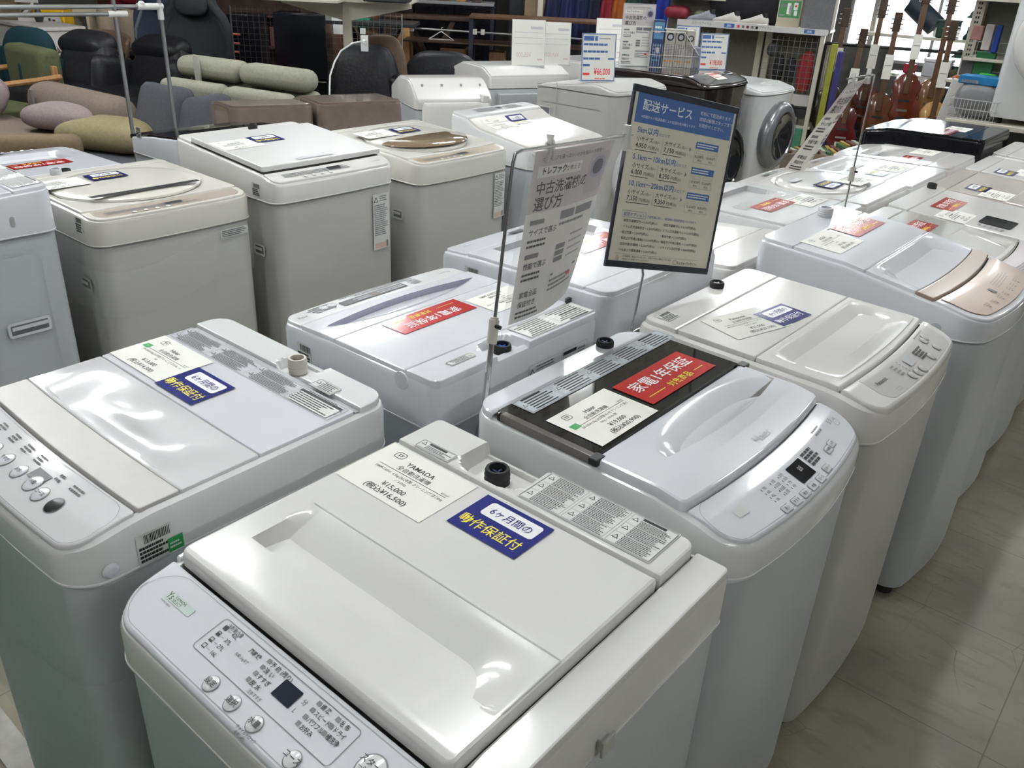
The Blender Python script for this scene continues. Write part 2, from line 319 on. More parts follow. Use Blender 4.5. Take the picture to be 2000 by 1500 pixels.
# ---------------------------------------------------------------- washing machines
GRP = 'used washing machines in the display rows'
class Washer:
    def __init__(s, label, W, D, prof, loc, rz, split=None, body=BODY, top=WH, bow=0, r=.04, rb=.02, crown=0, cat='washing machine', name='washing_machine', inset=.005, foot=True, group=None):
        s.W, s.D, s.prof, s.bow, s.crown = W, D, prof, bow, crown; s.topm = top
        s.t = thing(name, label, cat, (*loc, 0), math.radians(rz), group)
        s.drop = .004; s.drop_bev = min(.012, min(r, rb)*.8)
        s.warp = lambda x, y: (x, y-bow*(1-(2*x/W)**2)*max(0, min(1, -y/(D/2))))
        s.split = split = split if split is not None else prof[0][1]-.11
        x, y = W/2, D/2; R = (r, r, rb, rb)
        s.R = R
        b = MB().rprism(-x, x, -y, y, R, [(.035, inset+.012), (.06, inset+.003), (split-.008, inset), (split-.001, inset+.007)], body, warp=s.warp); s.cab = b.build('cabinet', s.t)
        if foot:
            for fx in (-1, 1):
                for fy in (-1, 1): MB().cyl((fx*(x-.06), fy*(y-.07)-(bow*.5 if fy < 0 else 0), 0), (fx*(x-.06), fy*(y-.07)-(bow*.5 if fy < 0 else 0), .045), .026, RUBBER).build('foot', s.t)
        def sdf(a, c):
            rr_ = r if c < 0 else rb; qx, qy = abs(a)-(x-rr_), abs(c)-(y-rr_)
            return rr_-math.hypot(max(qx, 0), max(qy, 0))-min(max(qx, qy), 0)
        ex = [.008/W, .0095/W]; ey = [.008/D, .0095/D]
        def fr(e, n): return sorted(e+[1-t for t in e]+[i/n for i in range(1, n)])
        m = MB().slab(-x, x, -y, y, R, lambda a, b: s.H(a, b)-(s.drop if sdf(a, b) < .0185 else .075), top, bev=s.drop_bev, xs=fr(ex, 12), ys=fr(ey, 14), warp=s.warp, zb=split)
        m.rprism(-x-.0012, x+.0012, -y-.0012, y+.0012, R, [(split, .004), (split+.001, 0), (split+.0035, 0), (split+.005, .003)], top, caps=(1, 0), warp=s.warp)
        s.top = m.build('top_cover', s.t)
    def H(s, x, y): return interp(s.prof, y)-s.crown*(2*x/s.W)**2
    def F(s, cx=0, cy=0, ang=0, up=.0):
        """maps artwork coordinates around (cx, cy), turned by ang degrees, onto the top surface"""
        ca, sa = math.cos(math.radians(ang)), math.sin(math.radians(ang))
        def fn(u, v, dz=0):
            x, y = cx+u*ca-v*sa, cy+u*sa+v*ca; X, Y = s.warp(x, y); return (X, Y, s.H(x, y)+up+.0006+dz)
        return fn
    def side(s, which, z0=0, off=.0012):
        """artwork mapped on an upright face: u along it, v up"""
        def fn(u, v, dz=0):
            if which == 'front': a = s.warp(u, -s.D/2); return (a[0], a[1]-off-dz, z0+v)
            if which == 'back': return (-u, s.D/2+off+dz, z0+v)
            if which == 'right': return (s.W/2+off+dz, u, z0+v)
            return (-s.W/2-off-dz, -u, z0+v)
        return fn
    def piece(s, name, x0, x1, y0, y1, r=.003, up=0, m=None, add=None, bev=.003, xs=20, ys=12, ymap=None, wall=None, t=.012, parent=None, zone=None, **k):
        f = (lambda a, b: s.H(a, b)+up+(add(a, b) if add else 0))
        return MB().slab(x0, x1, y0, y1, r, f, m or s.topm, t=t, bev=bev, xs=xs, ys=ys, ymap=ymap, warp=s.warp, wall=wall, zone=zone).build(name, parent or s.t, smooth=40, **k)
    def inlet(s, x, y, r=.019, h=.03, m=None, up=-.004, inner=BLUEP, collar=None):
        X, Y = s.warp(x, y); b = MB(); z = s.H(x, y)+up
        if collar: b.lathe([(r*1.5, z), (r*1.5, z+.004), (r*1.2, z+.008)], collar, T(X, Y), caps=(0, 1))
        b.lathe([(r*.95, z), (r, z+h*.15), (r, z+h*.9), (r*.93, z+h), (r*.72, z+h), (r*.68, z+h*.55)], m or RUBBER, T(X, Y), n=28, caps=(0, 0))
        for k in range(3): b.lathe([(r*1.0, z+h*(.3+.2*k)-.0015), (r*1.05, z+h*(.3+.2*k)), (r*1.0, z+h*(.3+.2*k)+.0015)], m or RUBBER, T(X, Y), n=28, caps=(0, 0))
        b.disc(r*.7, inner, T(X, Y), z=z+h*.6)
        b.box(-r*.5, r*.5, -.0015, .0015, z+h*.6, z+h*.8, inner, T(X, Y)); b.box(-.0015, .0015, -r*.5, r*.5, z+h*.6, z+h*.8, inner, T(X, Y))
        return b.build('water_inlet', s.t)

def logo_mark(b, u, v, h, fn, m=INK):
    b.frame(u-h*.55, u+h*.55, v, v+h*.9, h*.07, fn, m, .0003, h*.3)
    b.text('TF', u, v+h*.25, h*.55, fn, m, .0003, 'c', bold=.02)
def price_card(M, cx, cy, ang=0, w=.176, h=.118, brand='YAMADA', spec='YWM-T45H1  4.5kg 2022年製  クリーニング 済 50Hz', spec2='／60Hz', p1='¥15,000', p2='(税込¥16,500)', green=False, up=0, title='全自動洗濯機', detail=2):
    F = M.F(cx, cy, ang, up); b = MB(); b.rect(-w/2, w/2, -h/2, h/2, F, PAPER, 0, 6, 6)
    logo_mark(b, -w*.3, h*.27, h*.15, F)
    if detail:
        b.text(brand, 0, h*.22, h*.115, F, INK, .0003, 'c', bold=.015); b.text(title, 0, h*.1, h*.095, F, INK, .0003, 'c')
        b.rect(-w*.36, w*.42, h*.055, h*.063, F, INK, .0003, 6, 1)
        b.text(spec, -w*.36, -h*.035, h*.066, F, INK, .0003, 'l', sx=.78, res=1); b.text(spec2, 0, -h*.12, h*.066, F, INK, .0003, 'c', res=1)
        b.text(p1, w*.02, -h*.27, h*.12, F, INK, .0003, 'c', bold=.01); b.text(p2, w*.02, -h*.41, h*.12, F, INK, .0003, 'c', bold=.01)
        b.text('85067', w*.43, h*.08, h*.05, F, INK, .0003, 'r', res=1)
    else:
        b.text(brand, 0, h*.22, h*.12, F, INK, .0003, 'c', res=1); b.scrib(-w*.2, w*.2, h*.08, h*.18, 1, F, INK, .0003, seed=3); b.rect(-w*.36, w*.42, h*.05, h*.065, F, INK, .0003, 4, 1)
        b.scrib(-w*.36, w*.3, -h*.14, h*.03, 2, F, GINK, .0003, seed=4); b.text(p1, 0, -h*.28, h*.13, F, INK, .0003, 'c', res=1); b.text(p2, 0, -h*.43, h*.13, F, INK, .0003, 'c', res=1)
    if green: b.rect(-w*.44, -w*.33, h*.03, h*.15, F, GREEN, .0004)
    return b.build('price_card', M.t, smooth=0, label='white printed price card')
def blue_label(M, cx, cy, ang=0, w=.124, h=.085, up=0, detail=2, yc=YEL):
    F = M.F(cx, cy, ang, up+.0004); b = MB(); b.rect(-w/2, w/2, -h/2, h/2, F, NAVY, 0, 5, 5)
    b.rrect(-w*.34, w*.42, h*.02, h*.4, h*.07, F, WINK, .0003); b.text('6ヶ月間の', w*.04, h*.12, h*.22, F, NAVY, .0006, 'c', sx=.86, bold=.004, res=2 if detail else 1)
    b.text('動作保証付', -w*.02, -h*.33, h*.27, F, yc, .0003, 'c', sx=.92, bold=.006, res=2 if detail else 1)
    return b.build('warranty_label', M.t, smooth=0, label='navy blue laminated warranty label')
def red_label(M, cx, cy, ang=0, w=.225, h=.087, up=0, detail=2):
    F = M.F(cx, cy, ang, up+.0004); b = MB(); b.rect(-w/2, w/2, -h/2, h/2, F, RED, 0, 6, 4)
    b.text('家電1年保証', 0, -h*.02, h*.40, F, WINK, .0003, 'c', sx=1.0, bold=.008, res=2 if detail else 1)
    b.text('対象商品', w*.05, -h*.36, h*.22, F, YEL, .0003, 'c', sx=1.0, bold=.006, res=2 if detail else 1)
    b.rect(-w*.42, -w*.18, -h*.29, -h*.27, F, YEL, .0003); b.rect(w*.27, w*.42, -h*.29, -h*.27, F, YEL, .0003)
    return b.build('warranty_label', M.t, smooth=0, label='red laminated warranty label')
def notice(M, cx, cy, w, h, ang=0, up=0, cols=2, seed=1, bars=True, fn=None, name='caution_sticker', paper=STICK, tri=True, rows=None, vb=None):
    F = fn or M.F(cx, cy, ang, up+.0002); b = MB(); q = random.Random(seed)
    if paper: b.rect(-w/2, w/2, -h/2, h/2, F, paper, 0, 10, 3)
    b.frame(-w/2+.001, w/2-.001, -h/2+.001, h/2-.001, .0008, F, GINK, .0003, .003)
    cw = w/cols
    for c in range(cols):
        u0 = -w/2+c*cw+.004; u1 = u0+cw-.008; k = q.choice([2, 3]) if vb is None else vb; v1 = h/2-.003; hh = (h-.006)/k
        b.frame(u0-.002, u1+.002, -h/2+.003, h/2-.003, .0006, F, GINK, .0003, .002)
        for j in range(k):
            va = v1-(j+1)*hh; n = rows or max(2, int(hh/.0036))
            if tri: b.tri(u0+.006, va+hh*.45, min(.009, hh*.45), F, INK, .0003)
            if bars and q.random() < .35: b.rect(u0+.014, u1-cw*.2, va+hh-.006, va+hh-.001, F, INK, .0003, 4, 1); b.scrib(u0+.014, u1, va+.001, va+hh-.008, max(1, n-1), F, INK, .0003, seed=seed*7+j+c*5, lo=.0012, hi=.0038, gap=.45)
            else: b.scrib(u0+.014, u1, va+.001, va+hh-.001, n, F, INK, .0003, seed=seed*7+j+c*5, lo=.0012, hi=.0038, gap=.45)
            if j: b.rect(u0-.001, u1+.001, va+hh-.0002, va+hh+.0003, F, GINK, .0003)
    return b.build(name, M.t, smooth=0)
def barcode(M, fn, w=.05, h=.045, seed=2, green=False):
    b = MB(); b.rect(-w/2, w/2, -h/2, h/2, fn, STICK); q = random.Random(seed); u = -w*.28
    while u < w*.45: l = q.uniform(.0006, .0016); b.rect(u, u+l, h*.15, h*.44, fn, INK, .0003); u += l+q.uniform(.0006, .0014)
    b.scrib(-w*.45, w*.42, -h*.45, h*.1, 4, fn, INK, .0003, seed=seed, lo=.002, hi=.006, fill=.65)
    if green: b.rect(w*.35, w*.8, -h*.5, -h*.02, fn, GREEN, .0005); b.scrib(w*.4, w*.75, -h*.4, -h*.15, 2, fn, WINK, .0007, seed=4, lo=.002, hi=.004)
    return b.build('barcode_sticker', M.t, smooth=0)
def scoop(x0, x1, yb, yf, dep, pw=1.5, cr=0, tx=.15, crescent=False):
    """handle hollow: gentle from the rear edge yb, deepest at the front edge yf(x)"""
    def f(x, y):
        if not (x0 < x < x1): return 0
        u = 2*(x-x0)/(x1-x0)-1
        if crescent: yfx = yf; ybx = yf+(yb-yf)*math.sqrt(max(0, 1-u*u)); e = (1-abs(u)**2.2)
        else: yfx = yf; ybx = yb; e = min(1, (1-abs(u))/tx); e = smooth01(e) if tx > .02 else 1
        if y < yfx or y > ybx or ybx-yfx < 1e-6: return 0
        return -dep*e*((ybx-y)/(ybx-yfx))**pw
    return f
def lines(y0, y1, n, marks=()):
    """fractions for slab rows with extra tight rows at the given y values"""
    L = [i/n for i in range(1, n)]
    for m in marks: L += [(m-y0)/(y1-y0)-.0009/(y1-y0), (m-y0)/(y1-y0)+.0002/(y1-y0)]
    return sorted(t for t in L if 0 < t < 1)

# ===== A: nearest machine, faces the camera's left (-y)
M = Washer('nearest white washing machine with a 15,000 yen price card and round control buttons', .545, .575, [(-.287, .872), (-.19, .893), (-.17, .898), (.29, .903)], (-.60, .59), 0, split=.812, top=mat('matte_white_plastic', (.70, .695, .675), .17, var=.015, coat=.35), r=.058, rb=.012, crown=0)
A = M
M.piece('control_panel', -.268, .268, -.283, -.19, (.055, .055, .004, .004), up=.001, bev=.004, m=WHB)
M.piece('side_rim', .222, .2715, -.186, .284, (.003, .003, .01, .003), up=.001, m=M.topm)
M.piece('side_rim', -.2715, -.262, -.186, .284, (.003, .003, .003, .01), up=.001, m=M.topm)
sc = scoop(-.212, .212, -.008, -.108, .042, 1.3, tx=.07)
yl = lines(-.186, .184, 60, (-.108,)); xl = lines(-.26, .22, 60, (-.2, .2))
def addA(x, y):
    if y > -.008 or y < -.108 or abs(x) > .212: return 0
    return -.042*smooth01((x+.212)/.014)*smooth01((.212-x)/.085)*((-.008-y)/.1)**1.25
lid = M.piece('lid', -.26, .22, -.186, .184, (.012, .012, .004, .004), up=.016, add=addA, bev=.005, xs=xl, ys=yl, t=.014, m=M.topm)
b = MB(); F = M.F(0, 0, 0, .0166)
b.rect(-.215, .215, -.0085, -.0073, F, GREY, 0, 8, 1)
b.rect(.2145, .216, -.108, -.009, F, GREY, 0, 1, 8)
b.build('seam_line', lid, smooth=0)
# rear console with the notch for the inlet
def consA(x, y):
    d = math.hypot(max(abs(x+.092)-.026, 0), max(.236-y, 0)); return -.028*smooth01((.036-d)/.008)
M.piece('rear_console', -.262, .2205, .192, .285, (.003, .003, .02, .012), up=.015, add=consA, bev=.004, xs=70, ys=26, t=.02)
M.inlet(-.092, .236, .019, .036, up=-.020, inner=mat('navy_plastic', (.02, .03, .08), .4, bump=.02))
notice(M, .086, .242, .22, .082, up=.0155, cols=3, seed=5, vb=3)
notice(M, -.193, .207, .073, .025, up=.0155, cols=1, seed=8, vb=1, rows=4)
price_card(M, -.166, .118, up=.0162)
blue_label(M, .006, .130, up=.0165, w=.12, h=.085)
# control artwork
F = M.F(0, 0, 0, .0012)
b = MB(); b.frame(-.262, .262, -.277, -.196, .0007, F, LINK, 0, .048)
b.frame(-.13, .114, -.2505, -.203, .0009, F, GINK, 0, .006)
for i, t in enumerate(('42L', '37L', '27L', '16L')):
    v = -.2155-.0095*i; b.text(t, -.104, v, .0072, F, INK); b.rect(-.112, -.106, v+.0022, v+.0027, F, GINK); b.frame(-.1205, -.1145, v, v+.006, .0008, F, INK); b.rect(-.1205, -.1145, v, v+.005-.0013*i, F, INK, .0001)
b.text('洗剤量/水量', -.118, -.2105, .0062, F, INK, sx=.85); b.text('風乾燥', -.068, -.216, .0065, F, INK, bold=.02); b.text('化繊1.5kgまで', -.078, -.2275, .0048, F, INK, sx=.8)
for i, t in enumerate(('予 約 (残り)', '洗 い', 'すすぎ', '脱 水')):
    v = -.2125-.0092*i; b.text(t, -.0325, v, .0072, F, INK, bold=.01); b.rect(-.0395, -.034, v+.0006, v+.0056, F, GINK)
b.text('注水すすぎ', -.026, -.2475, .0055, F, INK, sx=.85)
b.text('分', .034, -.2205, .007, F, INK); b.text('L', .034, -.233, .007, F, INK)
for i, (t, t2) in enumerate((('標 準', '毛 布'), ('スピード', 'ドライ'), ('パワフル', '槽洗浄'), ('お好み', None))):
    v = -.2125-.0092*i; b.text(t, .0555, v, .0072, F, INK, bold=.01, sx=.85); b.rect(.0485, .054, v+.0006, v+.0056, F, GINK)
    if t2: b.text(t2, .086, v, .0072, F, INK, bold=.01, sx=.85); b.rect(.079, .0845, v+.0006, v+.0056, F, GINK)
b.text('チャイルドロック', .0, -.2795, .0052, F, INK, sx=.8, al='l'); b.text('(長押し4秒)', .003, -.2845, .0045, F, INK, sx=.8)
b.rect(-.222, -.170, -.231, -.219, F, mat('pale_green_badge', (.52, .62, .57), .3, bump=.02)); b.text("Ys", -.2215, -.2295, .0135, F, INK, .0002, sx=.8); b.text('YAMADA', -.209, -.2245, .0055, F, INK, .0002, sx=1.0); b.text('SELECT', -.2085, -.2295, .0055, F, INK, .0002)
b.text('YWM-T45H1', -.2225, -.2365, .0038, F, INK)
b.text('■ 入/切', .172, -.215, .0065, F, INK)
b.build('panel_print', M.t, smooth=0, label='grey and black control panel lettering')
MB().rrect(-.002, .028, -.2335, -.212, .001, F, mat('display_window', (.015, .02, .035), .15, bump=.01), .0003).build('display', M.t, smooth=0)
def round_button(M, x, y, r, t, up, m=WH, size=.011, t2=None, sub=None):
    F = M.F(x, y, 0, up); b = MB(); n = 28
    L = []
    for rr_, dz in ((r, 0), (r*.93, .0012), (r*.7, .0022), (r*.3, .0028)): L.append([F(rr_*math.cos(2*PI*i/n), rr_*math.sin(2*PI*i/n), dz) for i in range(n)])
    b.loft(L, m, None, (0, 1)); k = [F(r*1.07*math.cos(2*PI*i/n), r*1.07*math.sin(2*PI*i/n), .0001) for i in range(n)]+[F(r*.98*math.cos(2*PI*i/n), r*.98*math.sin(2*PI*i/n), .0004) for i in range(n)]
    b.add(k, [(i, (i+1) % n, n+(i+1) % n, n+i) for i in range(n)], GINK)
    b.text(t, 0, -size*.38+(size*.5 if t2 else 0), size, F, INK, .0036, 'c', bold=.01)
    if t2: b.text(t2, 0, -size*.75, size*.72, F, INK, .0036, 'c')
    if sub: b.text(sub, 0, -size*1.35, size*.5, F, INK, .0036, 'c', sx=.8)
    return b.build('button', M.t, smooth=30)
for x, t in ((-.066, '設定'), (-.026, '選択'), (.0145, '水量'), (.0785, 'コース')): round_button(M, x, -.2655, .0095, t, .001, size=.0085)
round_button(M, .1505, -.226, .0165, 'スタート', .001, size=.009, t2='一時停止', sub='(ロック解除)')
# hook on the right side
MB().box(0, .008, -.008, .008, -.018, .0, M.topm, T(.272, -.0, .84)).box(.008, .012, -.012, .012, -.02, .004, mat('clear_grey_plastic', (.5, .5, .48), .2, bump=.02), T(.272, 0, .84)).build('hose_hook', M.t, bevel=.001)
def crescent_map(yf, amp, x0, x1, y0, y1):
    """slab row map that bends the rows so that row yf follows a crescent"""
    def ym(x, y):
        if not (x0 < x < x1): return y
        u = 2*(x-x0)/(x1-x0)-1; sh = amp*(1-u*u)
        k = (y-y0)/(yf-y0) if y < yf else (y1-y)/(y1-yf)
        return y-sh*max(0, k)
    return ym
# ===== B: left end machine, faces -y, wrapped in glossy film
M = Washer('white washing machine with a green-marked price card and a glossy wavy lid, nearest left', .53, .57, [(-.285, .872), (-.235, .886), (-.18, .895), (.285, .902)], (-1.25, .60), 0, split=.812, bow=.012, r=.055, rb=.045)
film = mat('glossy_white_lid', (.68, .68, .69), .1, var=.01, coat=.9, bump=.05, bscale=9, stretch=(1, 2.5, 1))
M.piece('control_panel', -.252, .252, -.278, -.182, (.04, .04, .006, .006), up=.001, m=film, bev=.003)
M.piece('lid_front_band', -.252, .252, -.178, -.115, .004, up=.002, m=mat('satin_warm_grey', (.50, .485, .465), .38, var=.03, spec=.3), bev=.002)
sB = scoop(-.2, .21, -.0, -.104, .010, 1.2, tx=.5)
M.piece('lid', -.252, .252, -.1145, .018, .004, up=.002, m=film, add=lambda x, y: sB(x, y)*.8-.006*math.exp(-((x-.03)/.1)**2-((y+.075)/.018)**2)+.0025*math.sin(x*24+1)*math.exp(-((y+.03)/.04)**2)*smooth01((.25-abs(x))/.05), xs=70, ys=36)
M.piece('rear_lid', -.252, .252, .0195, .208, (.003, .003, .006, .006), up=.002, m=WHB, bev=.002)
MB().rect(-.250, .252, .209, .217, M.F(0, 0, 0, -.002), GREY, 0, 6, 1).build('hinge_groove', M.t, smooth=0)
def consB(x, y):
    d = math.hypot(max(abs(x-.05)-.012, 0), max(.243-y, 0)); return -.016*smooth01((.034-d)/.007)
M.piece('rear_console', -.255, .255, .218, .281, (.003, .003, .04, .04), up=.006, add=consB, xs=70, ys=24, t=.016)
M.inlet(.047, .244, .0175, .03, up=-.008, m=mat('ivory_plastic', (.6, .58, .52), .35, bump=.02), inner=mat('rusty_brown_inside', (.16, .11, .09), .6, bump=.02))
price_card(M, -.163, .09, 0, brand='Haier', spec='JW-C45A 4.5kg 2019年製 クリーニング 済 50Hz／60', spec2='Hz', p1='¥13,000', p2='(税込¥14,300)', green=True, up=.003, w=.172, h=.113)
blue_label(M, -.018, .072, 0, up=.0032, w=.118, h=.087)
notice(M, 0, .178, .49, .052, up=.0022, cols=4, seed=11, vb=2, paper=None)
M_b = MB(); F = M.F(0, .178, 0, .0028); M_b.rect(.13, .235, -.02, .02, F, STICK, 0, 5, 1); M_b.rect(.125, .235, .012, .019, F, INK, .0002, 5, 1); M_b.scrib(.13, .23, -.018, .01, 5, F, INK, .0002, seed=6, lo=.003, hi=.012); M_b.build('caution_sticker', M.t, smooth=0)
notice(M, .154, .224, .06, .03, up=.0065, cols=1, seed=15, vb=1, rows=5)
F = M.F(0, 0, 0, .0016); b = MB()
b.frame(-.247, .247, -.274, -.187, .0006, F, GINK, 0, .035)
for x in (-.165, -.115, -.066, -.0205, .025): 
    b.scrib(x-.01, x+.014, -.212, -.195, 3, F, INK, .0001, seed=int(x*999), lo=.002, hi=.006)
b.rect(.044, .084, -.232, -.212, F, DARKP, .0002, 4, 2); b.scrib(.088, .105, -.215, -.198, 2, F, INK, .0001, seed=3, lo=.003, hi=.007); b.scrib(.128, .16, -.213, -.2, 2, F, INK, .0001, seed=6, lo=.003, hi=.007)
b.text('ステンレス槽', -.238, -.262, .006, F, INK); b.build('panel_print', M.t, smooth=0)
for x, t in ((-.115, '予約'), (-.066, '洗い'), (-.0205, 'すすぎ'), (.026, '脱水'), (.072, '水量'), (.105, 'コース')): round_button(M, x, -.2345 if x < .09 else -.240, .0125 if x != .072 else .0145, t, .0012, m=WHB, size=.0075)
round_button(M, .146, -.240, .0135, '切/入', .0012, m=DARKP, size=.006)
barcode(M, M.side('right', .852), .052, .05, 3, True); 
MB().lathe([(0, .006), (.008, .005), (.012, 0)][::-1], WHB, T(.2655, -.235, .83) @ RY(90), caps=(0, 1)).build('plug_cover', M.t)
for o in M.t.children:
    if o.name.startswith('barcode_sticker'): o.location = (0, -.17, -.012)
FW = mat('stretch_film', (.9, .92, .92), .12, alpha=.13, bump=.6, bscale=30, stretch=(1, 1, 12), coat=.5)
b = MB(); L = []
for z, i in ((.30, -.006), (.52, -.004)):
    l = []
    for sd in rr(-.265, .265, -.285, .285, (.055, .055, .045, .045), i): l += sd[:-1]
    L.append([(*M.warp(a, c), z+.12*((a+.265)/.53)) for a, c in l])
b.loft(L, FW, None, (0, 0)); b.build('wrapping_film', M.t)

# ===== C: right row front machine (smoked window lid)
M = Washer('white washing machine with smoked window in its lid and red label, 19,000 yen card', .51, .525, [(-.262, .862), (-.2, .885), (-.12, .898), (.262, .902)], (-.617, 1.21), 90, split=.802, bow=.028, r=.055, rb=.06)
C_ = M
M.piece('control_panel', -.243, .243, -.255, -.170, (.045, .045, .004, .004), up=.001, m=WHB)
YF, SL = -.082, .020
def uC(x): return 2*(x+.165)/.397-1
def ym(x, y):
    u = uC(x)
    if abs(u) >= 1: return y
    q = 1-u*u; y0 = YF-.012*q; y1_ = y0+.027*q**.8*(1+.25*u)
    if y < YF: return -.168+(y+.168)*(y0+.168)/(YF+.168)
    if y < YF+SL: return y0+(y-YF)/SL*(y1_-y0)*1.0 if abs(u) < 1 else y
    return y1_+(y-YF-SL)*(-.006-y1_)/(-.006-YF-SL)
def addC(x, y):
    u = uC(x)
    if abs(u) >= 1: return 0
    q = 1-u*u; y0 = YF-.012*q; yb = y0+.083*q**.55
    if y < y0-1e-5 or y > yb: return 0
    return -.036*(1-abs(u)**3)*min(1, ((yb-y)/(yb-y0))*1.15)**1.3
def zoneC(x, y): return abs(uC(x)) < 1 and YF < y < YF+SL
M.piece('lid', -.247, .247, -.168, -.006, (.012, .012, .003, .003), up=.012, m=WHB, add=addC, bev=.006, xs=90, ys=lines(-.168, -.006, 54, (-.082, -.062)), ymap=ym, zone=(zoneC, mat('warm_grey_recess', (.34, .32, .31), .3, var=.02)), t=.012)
M.piece('lid_window', -.245, .252, -.003, .205, (.004, .004, .012, .012), up=.010, m=MIRG, bev=.005, t=.012)
M.piece('window_frame_end', -.2475, -.232, -.002, .19, .003, up=.0115, m=mat('smoked_clear_edge', (.12, .11, .10), .1, coat=1, bump=.01), bev=.003, t=.012)
MB().box(-.012, .012, -.009, .009, 0, .013, DARKP, T(.247, -.012, .9)).build('hinge_cap', M.t, bevel=.002)
MB().box(-.012, .012, -.009, .009, 0, .013, DARKP, T(-.243, -.008, .9)).build('hinge_cap', M.t, bevel=.002)
M.piece('rear_console', -.248, .248, .209, .257, (.002, .002, .05, .05), up=.006, m=WHB, bev=.005, t=.016)
M.inlet(.130, .236, .0175, .018, up=.000, inner=mat('navy_plastic', (.02, .03, .08), .4))
notice(M, .03, .176, .47, .05, up=.0105, cols=5, seed=21, vb=1, rows=6, paper=mat('silver_sticker', (.50, .54, .57), .4, bump=.01))
red_label(M, .088, .068, 0, up=.0108, w=.228, h=.089)
price_card(M, -.124, .063, 0, brand='Haier', spec='JW-U55A 5.5kg 2022年製 XX 他 クリーニング 済 5', spec2='0Hz／60Hz 他', p1='¥19,000', p2='(税込¥20,900)', green=True, up=.0108, w=.17, h=.116)
F = M.F(0, 0, 0, .0125); b = MB(); b.text('Haier', .018, -.154, .021, F, GREY, 0, 'c', sx=1.1); b.build('brand_lettering', M.t, smooth=0)
F = M.F(0, 0, 0, .0012); b = MB()
b.frame(-.240, .240, -.250, -.172, .0005, F, GINK, 0, .035)
b.rrect(-.022, .028, -.2355, -.2045, .002, F, BLACK, .0003); b.text('88', .006, -.221, .012, F, GREY, .0005, 'c')
for i in range(4): b.scrib(.038, .082, -.2085-.0065*i, -.203-.0065*i, 1, F, INK, .0002, seed=40+i, lo=.008, hi=.012, fill=.8)
for k, x in enumerate((-.042, -.068, -.096)):
    for i, t in enumerate((('20分', '15分', '7分', '4分'), ('3回', '注3回', '注2回', '注1回'), ('75L', '60L', '45L', '30L'))[k]): b.text(t, x, -.2085-.0075*i, .006, F, INK, .0002, 'c'); b.rect(x-.010, x-.0085, -.2085-.0075*i, -.2055-.0075*i, F, INK, .0002)
b.text('5.5', .183, -.2085, .0135, F, GINK, .0002, 'l'); b.text('kg', .206, -.2085, .007, F, GINK, .0002, 'l')
b.scrib(.12, .155, -.205, -.19, 2, F, GINK, .0002, seed=77, lo=.004, hi=.01)
b.rect(-.188, -.162, -.221, -.206, F, mat('pale_patch', (.62, .63, .62), .4, bump=.01), .0002)
b.build('panel_print', M.t, smooth=0)
def rect_button(M, x, y, w, h, t, up, m=LGREY, size=.0065):
    F = M.F(x, y, 0, up); b = MB(); L = []
    for i, dz in ((0, 0), (.0008, .0014), (.002, .0016)):
        l = []
        for sd in rr(-w/2, w/2, -h/2, h/2, .002, i, 3, [.5], [.5]): l += sd[:-1]
        L.append([F(a, c, dz) for a, c in l])
    b.loft(L, m, None, (0, 1)); b.frame(-w/2-.0004, w/2+.0004, -h/2-.0004, h/2+.0004, .0006, F, GINK, .0004, .002); b.text(t, 0, -size*.4, size, F, INK, .0022, 'c')
    return b.build('button', M.t, smooth=30)
for x, y, t in ((.130, -.226, '入/切'), (.108, -.228, '一時停止'), (.056, -.243, 'スタート'), (.020, -.246, 'コース'), (-.011, -.246, '水量'), (-.041, -.246, '脱水'), (-.071, -.246, 'すすぎ'), (-.101, -.246, '洗い')):
    rect_button(M, x, y, .021, .012, t, .001, size=.0058)
F = M.F(.206, -.214, 0, .0012); b = MB(); b.frame(-.009, .009, -.006, .006, .0007, F, GINK, .0002, .006); b.build('panel_print', M.t, smooth=0)
# ===== D: centre machine facing away (back console with big notices)
M = Washer('white washing machine with black display strip, facing away, large notice stickers on its back console', .52, .475, [(-.237, .893), (-.1, .899), (.237, .902)], (-1.205, 1.23), -90, split=.80, top=WHB, bow=.012, r=.04, rb=.025)
M.piece('control_panel', -.252, .252, -.232, -.166, (.03, .03, .003, .003), up=.001, m=WH)
def addD(x, y):
    u = x/.225
    if abs(u) >= 1: return 0
    yf = -.118-.020*(1-u*u); yb = yf+.066*(1-u*u)**.8
    if y < yf or y > yb: return 0
    return -.030*(1-abs(u)**3)*((yb-y)/(yb-yf))**1.2
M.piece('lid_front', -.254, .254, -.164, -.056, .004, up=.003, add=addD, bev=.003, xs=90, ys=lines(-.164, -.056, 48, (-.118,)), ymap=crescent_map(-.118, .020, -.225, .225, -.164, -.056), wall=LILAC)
M.piece('lid_rear', -.254, .254, -.0555, .148, .003, up=.003, bev=.003)
MB().rect(-.255, .255, .1485, .153, M.F(0, 0, 0, -.004), GREY, 0, 4, 1).build('hinge_groove', M.t, smooth=0)
def consD(x, y):
    d = math.hypot(max(abs(x-.038)-.02, 0), max(.197-y, 0)); return -.03*smooth01((.03-d)/.008)
M.piece('rear_console', -.256, .256, .155, .235, (.003, .003, .02, .02), up=.006, add=consD, xs=70, ys=30, t=.016)
M.inlet(.039, .205, .0185, .026, up=-.018, inner=BLUEP, collar=mat('ivory_plastic', (.6, .58, .52), .35))
notice(M, -.140, .193, .225, .068, up=.0065, cols=2, seed=31, vb=2, rows=4, tri=False)
notice(M, .15, .196, .07, .02, up=.0065, cols=1, seed=35, vb=1, rows=3)
b = MB(); F = M.side('back', .865)
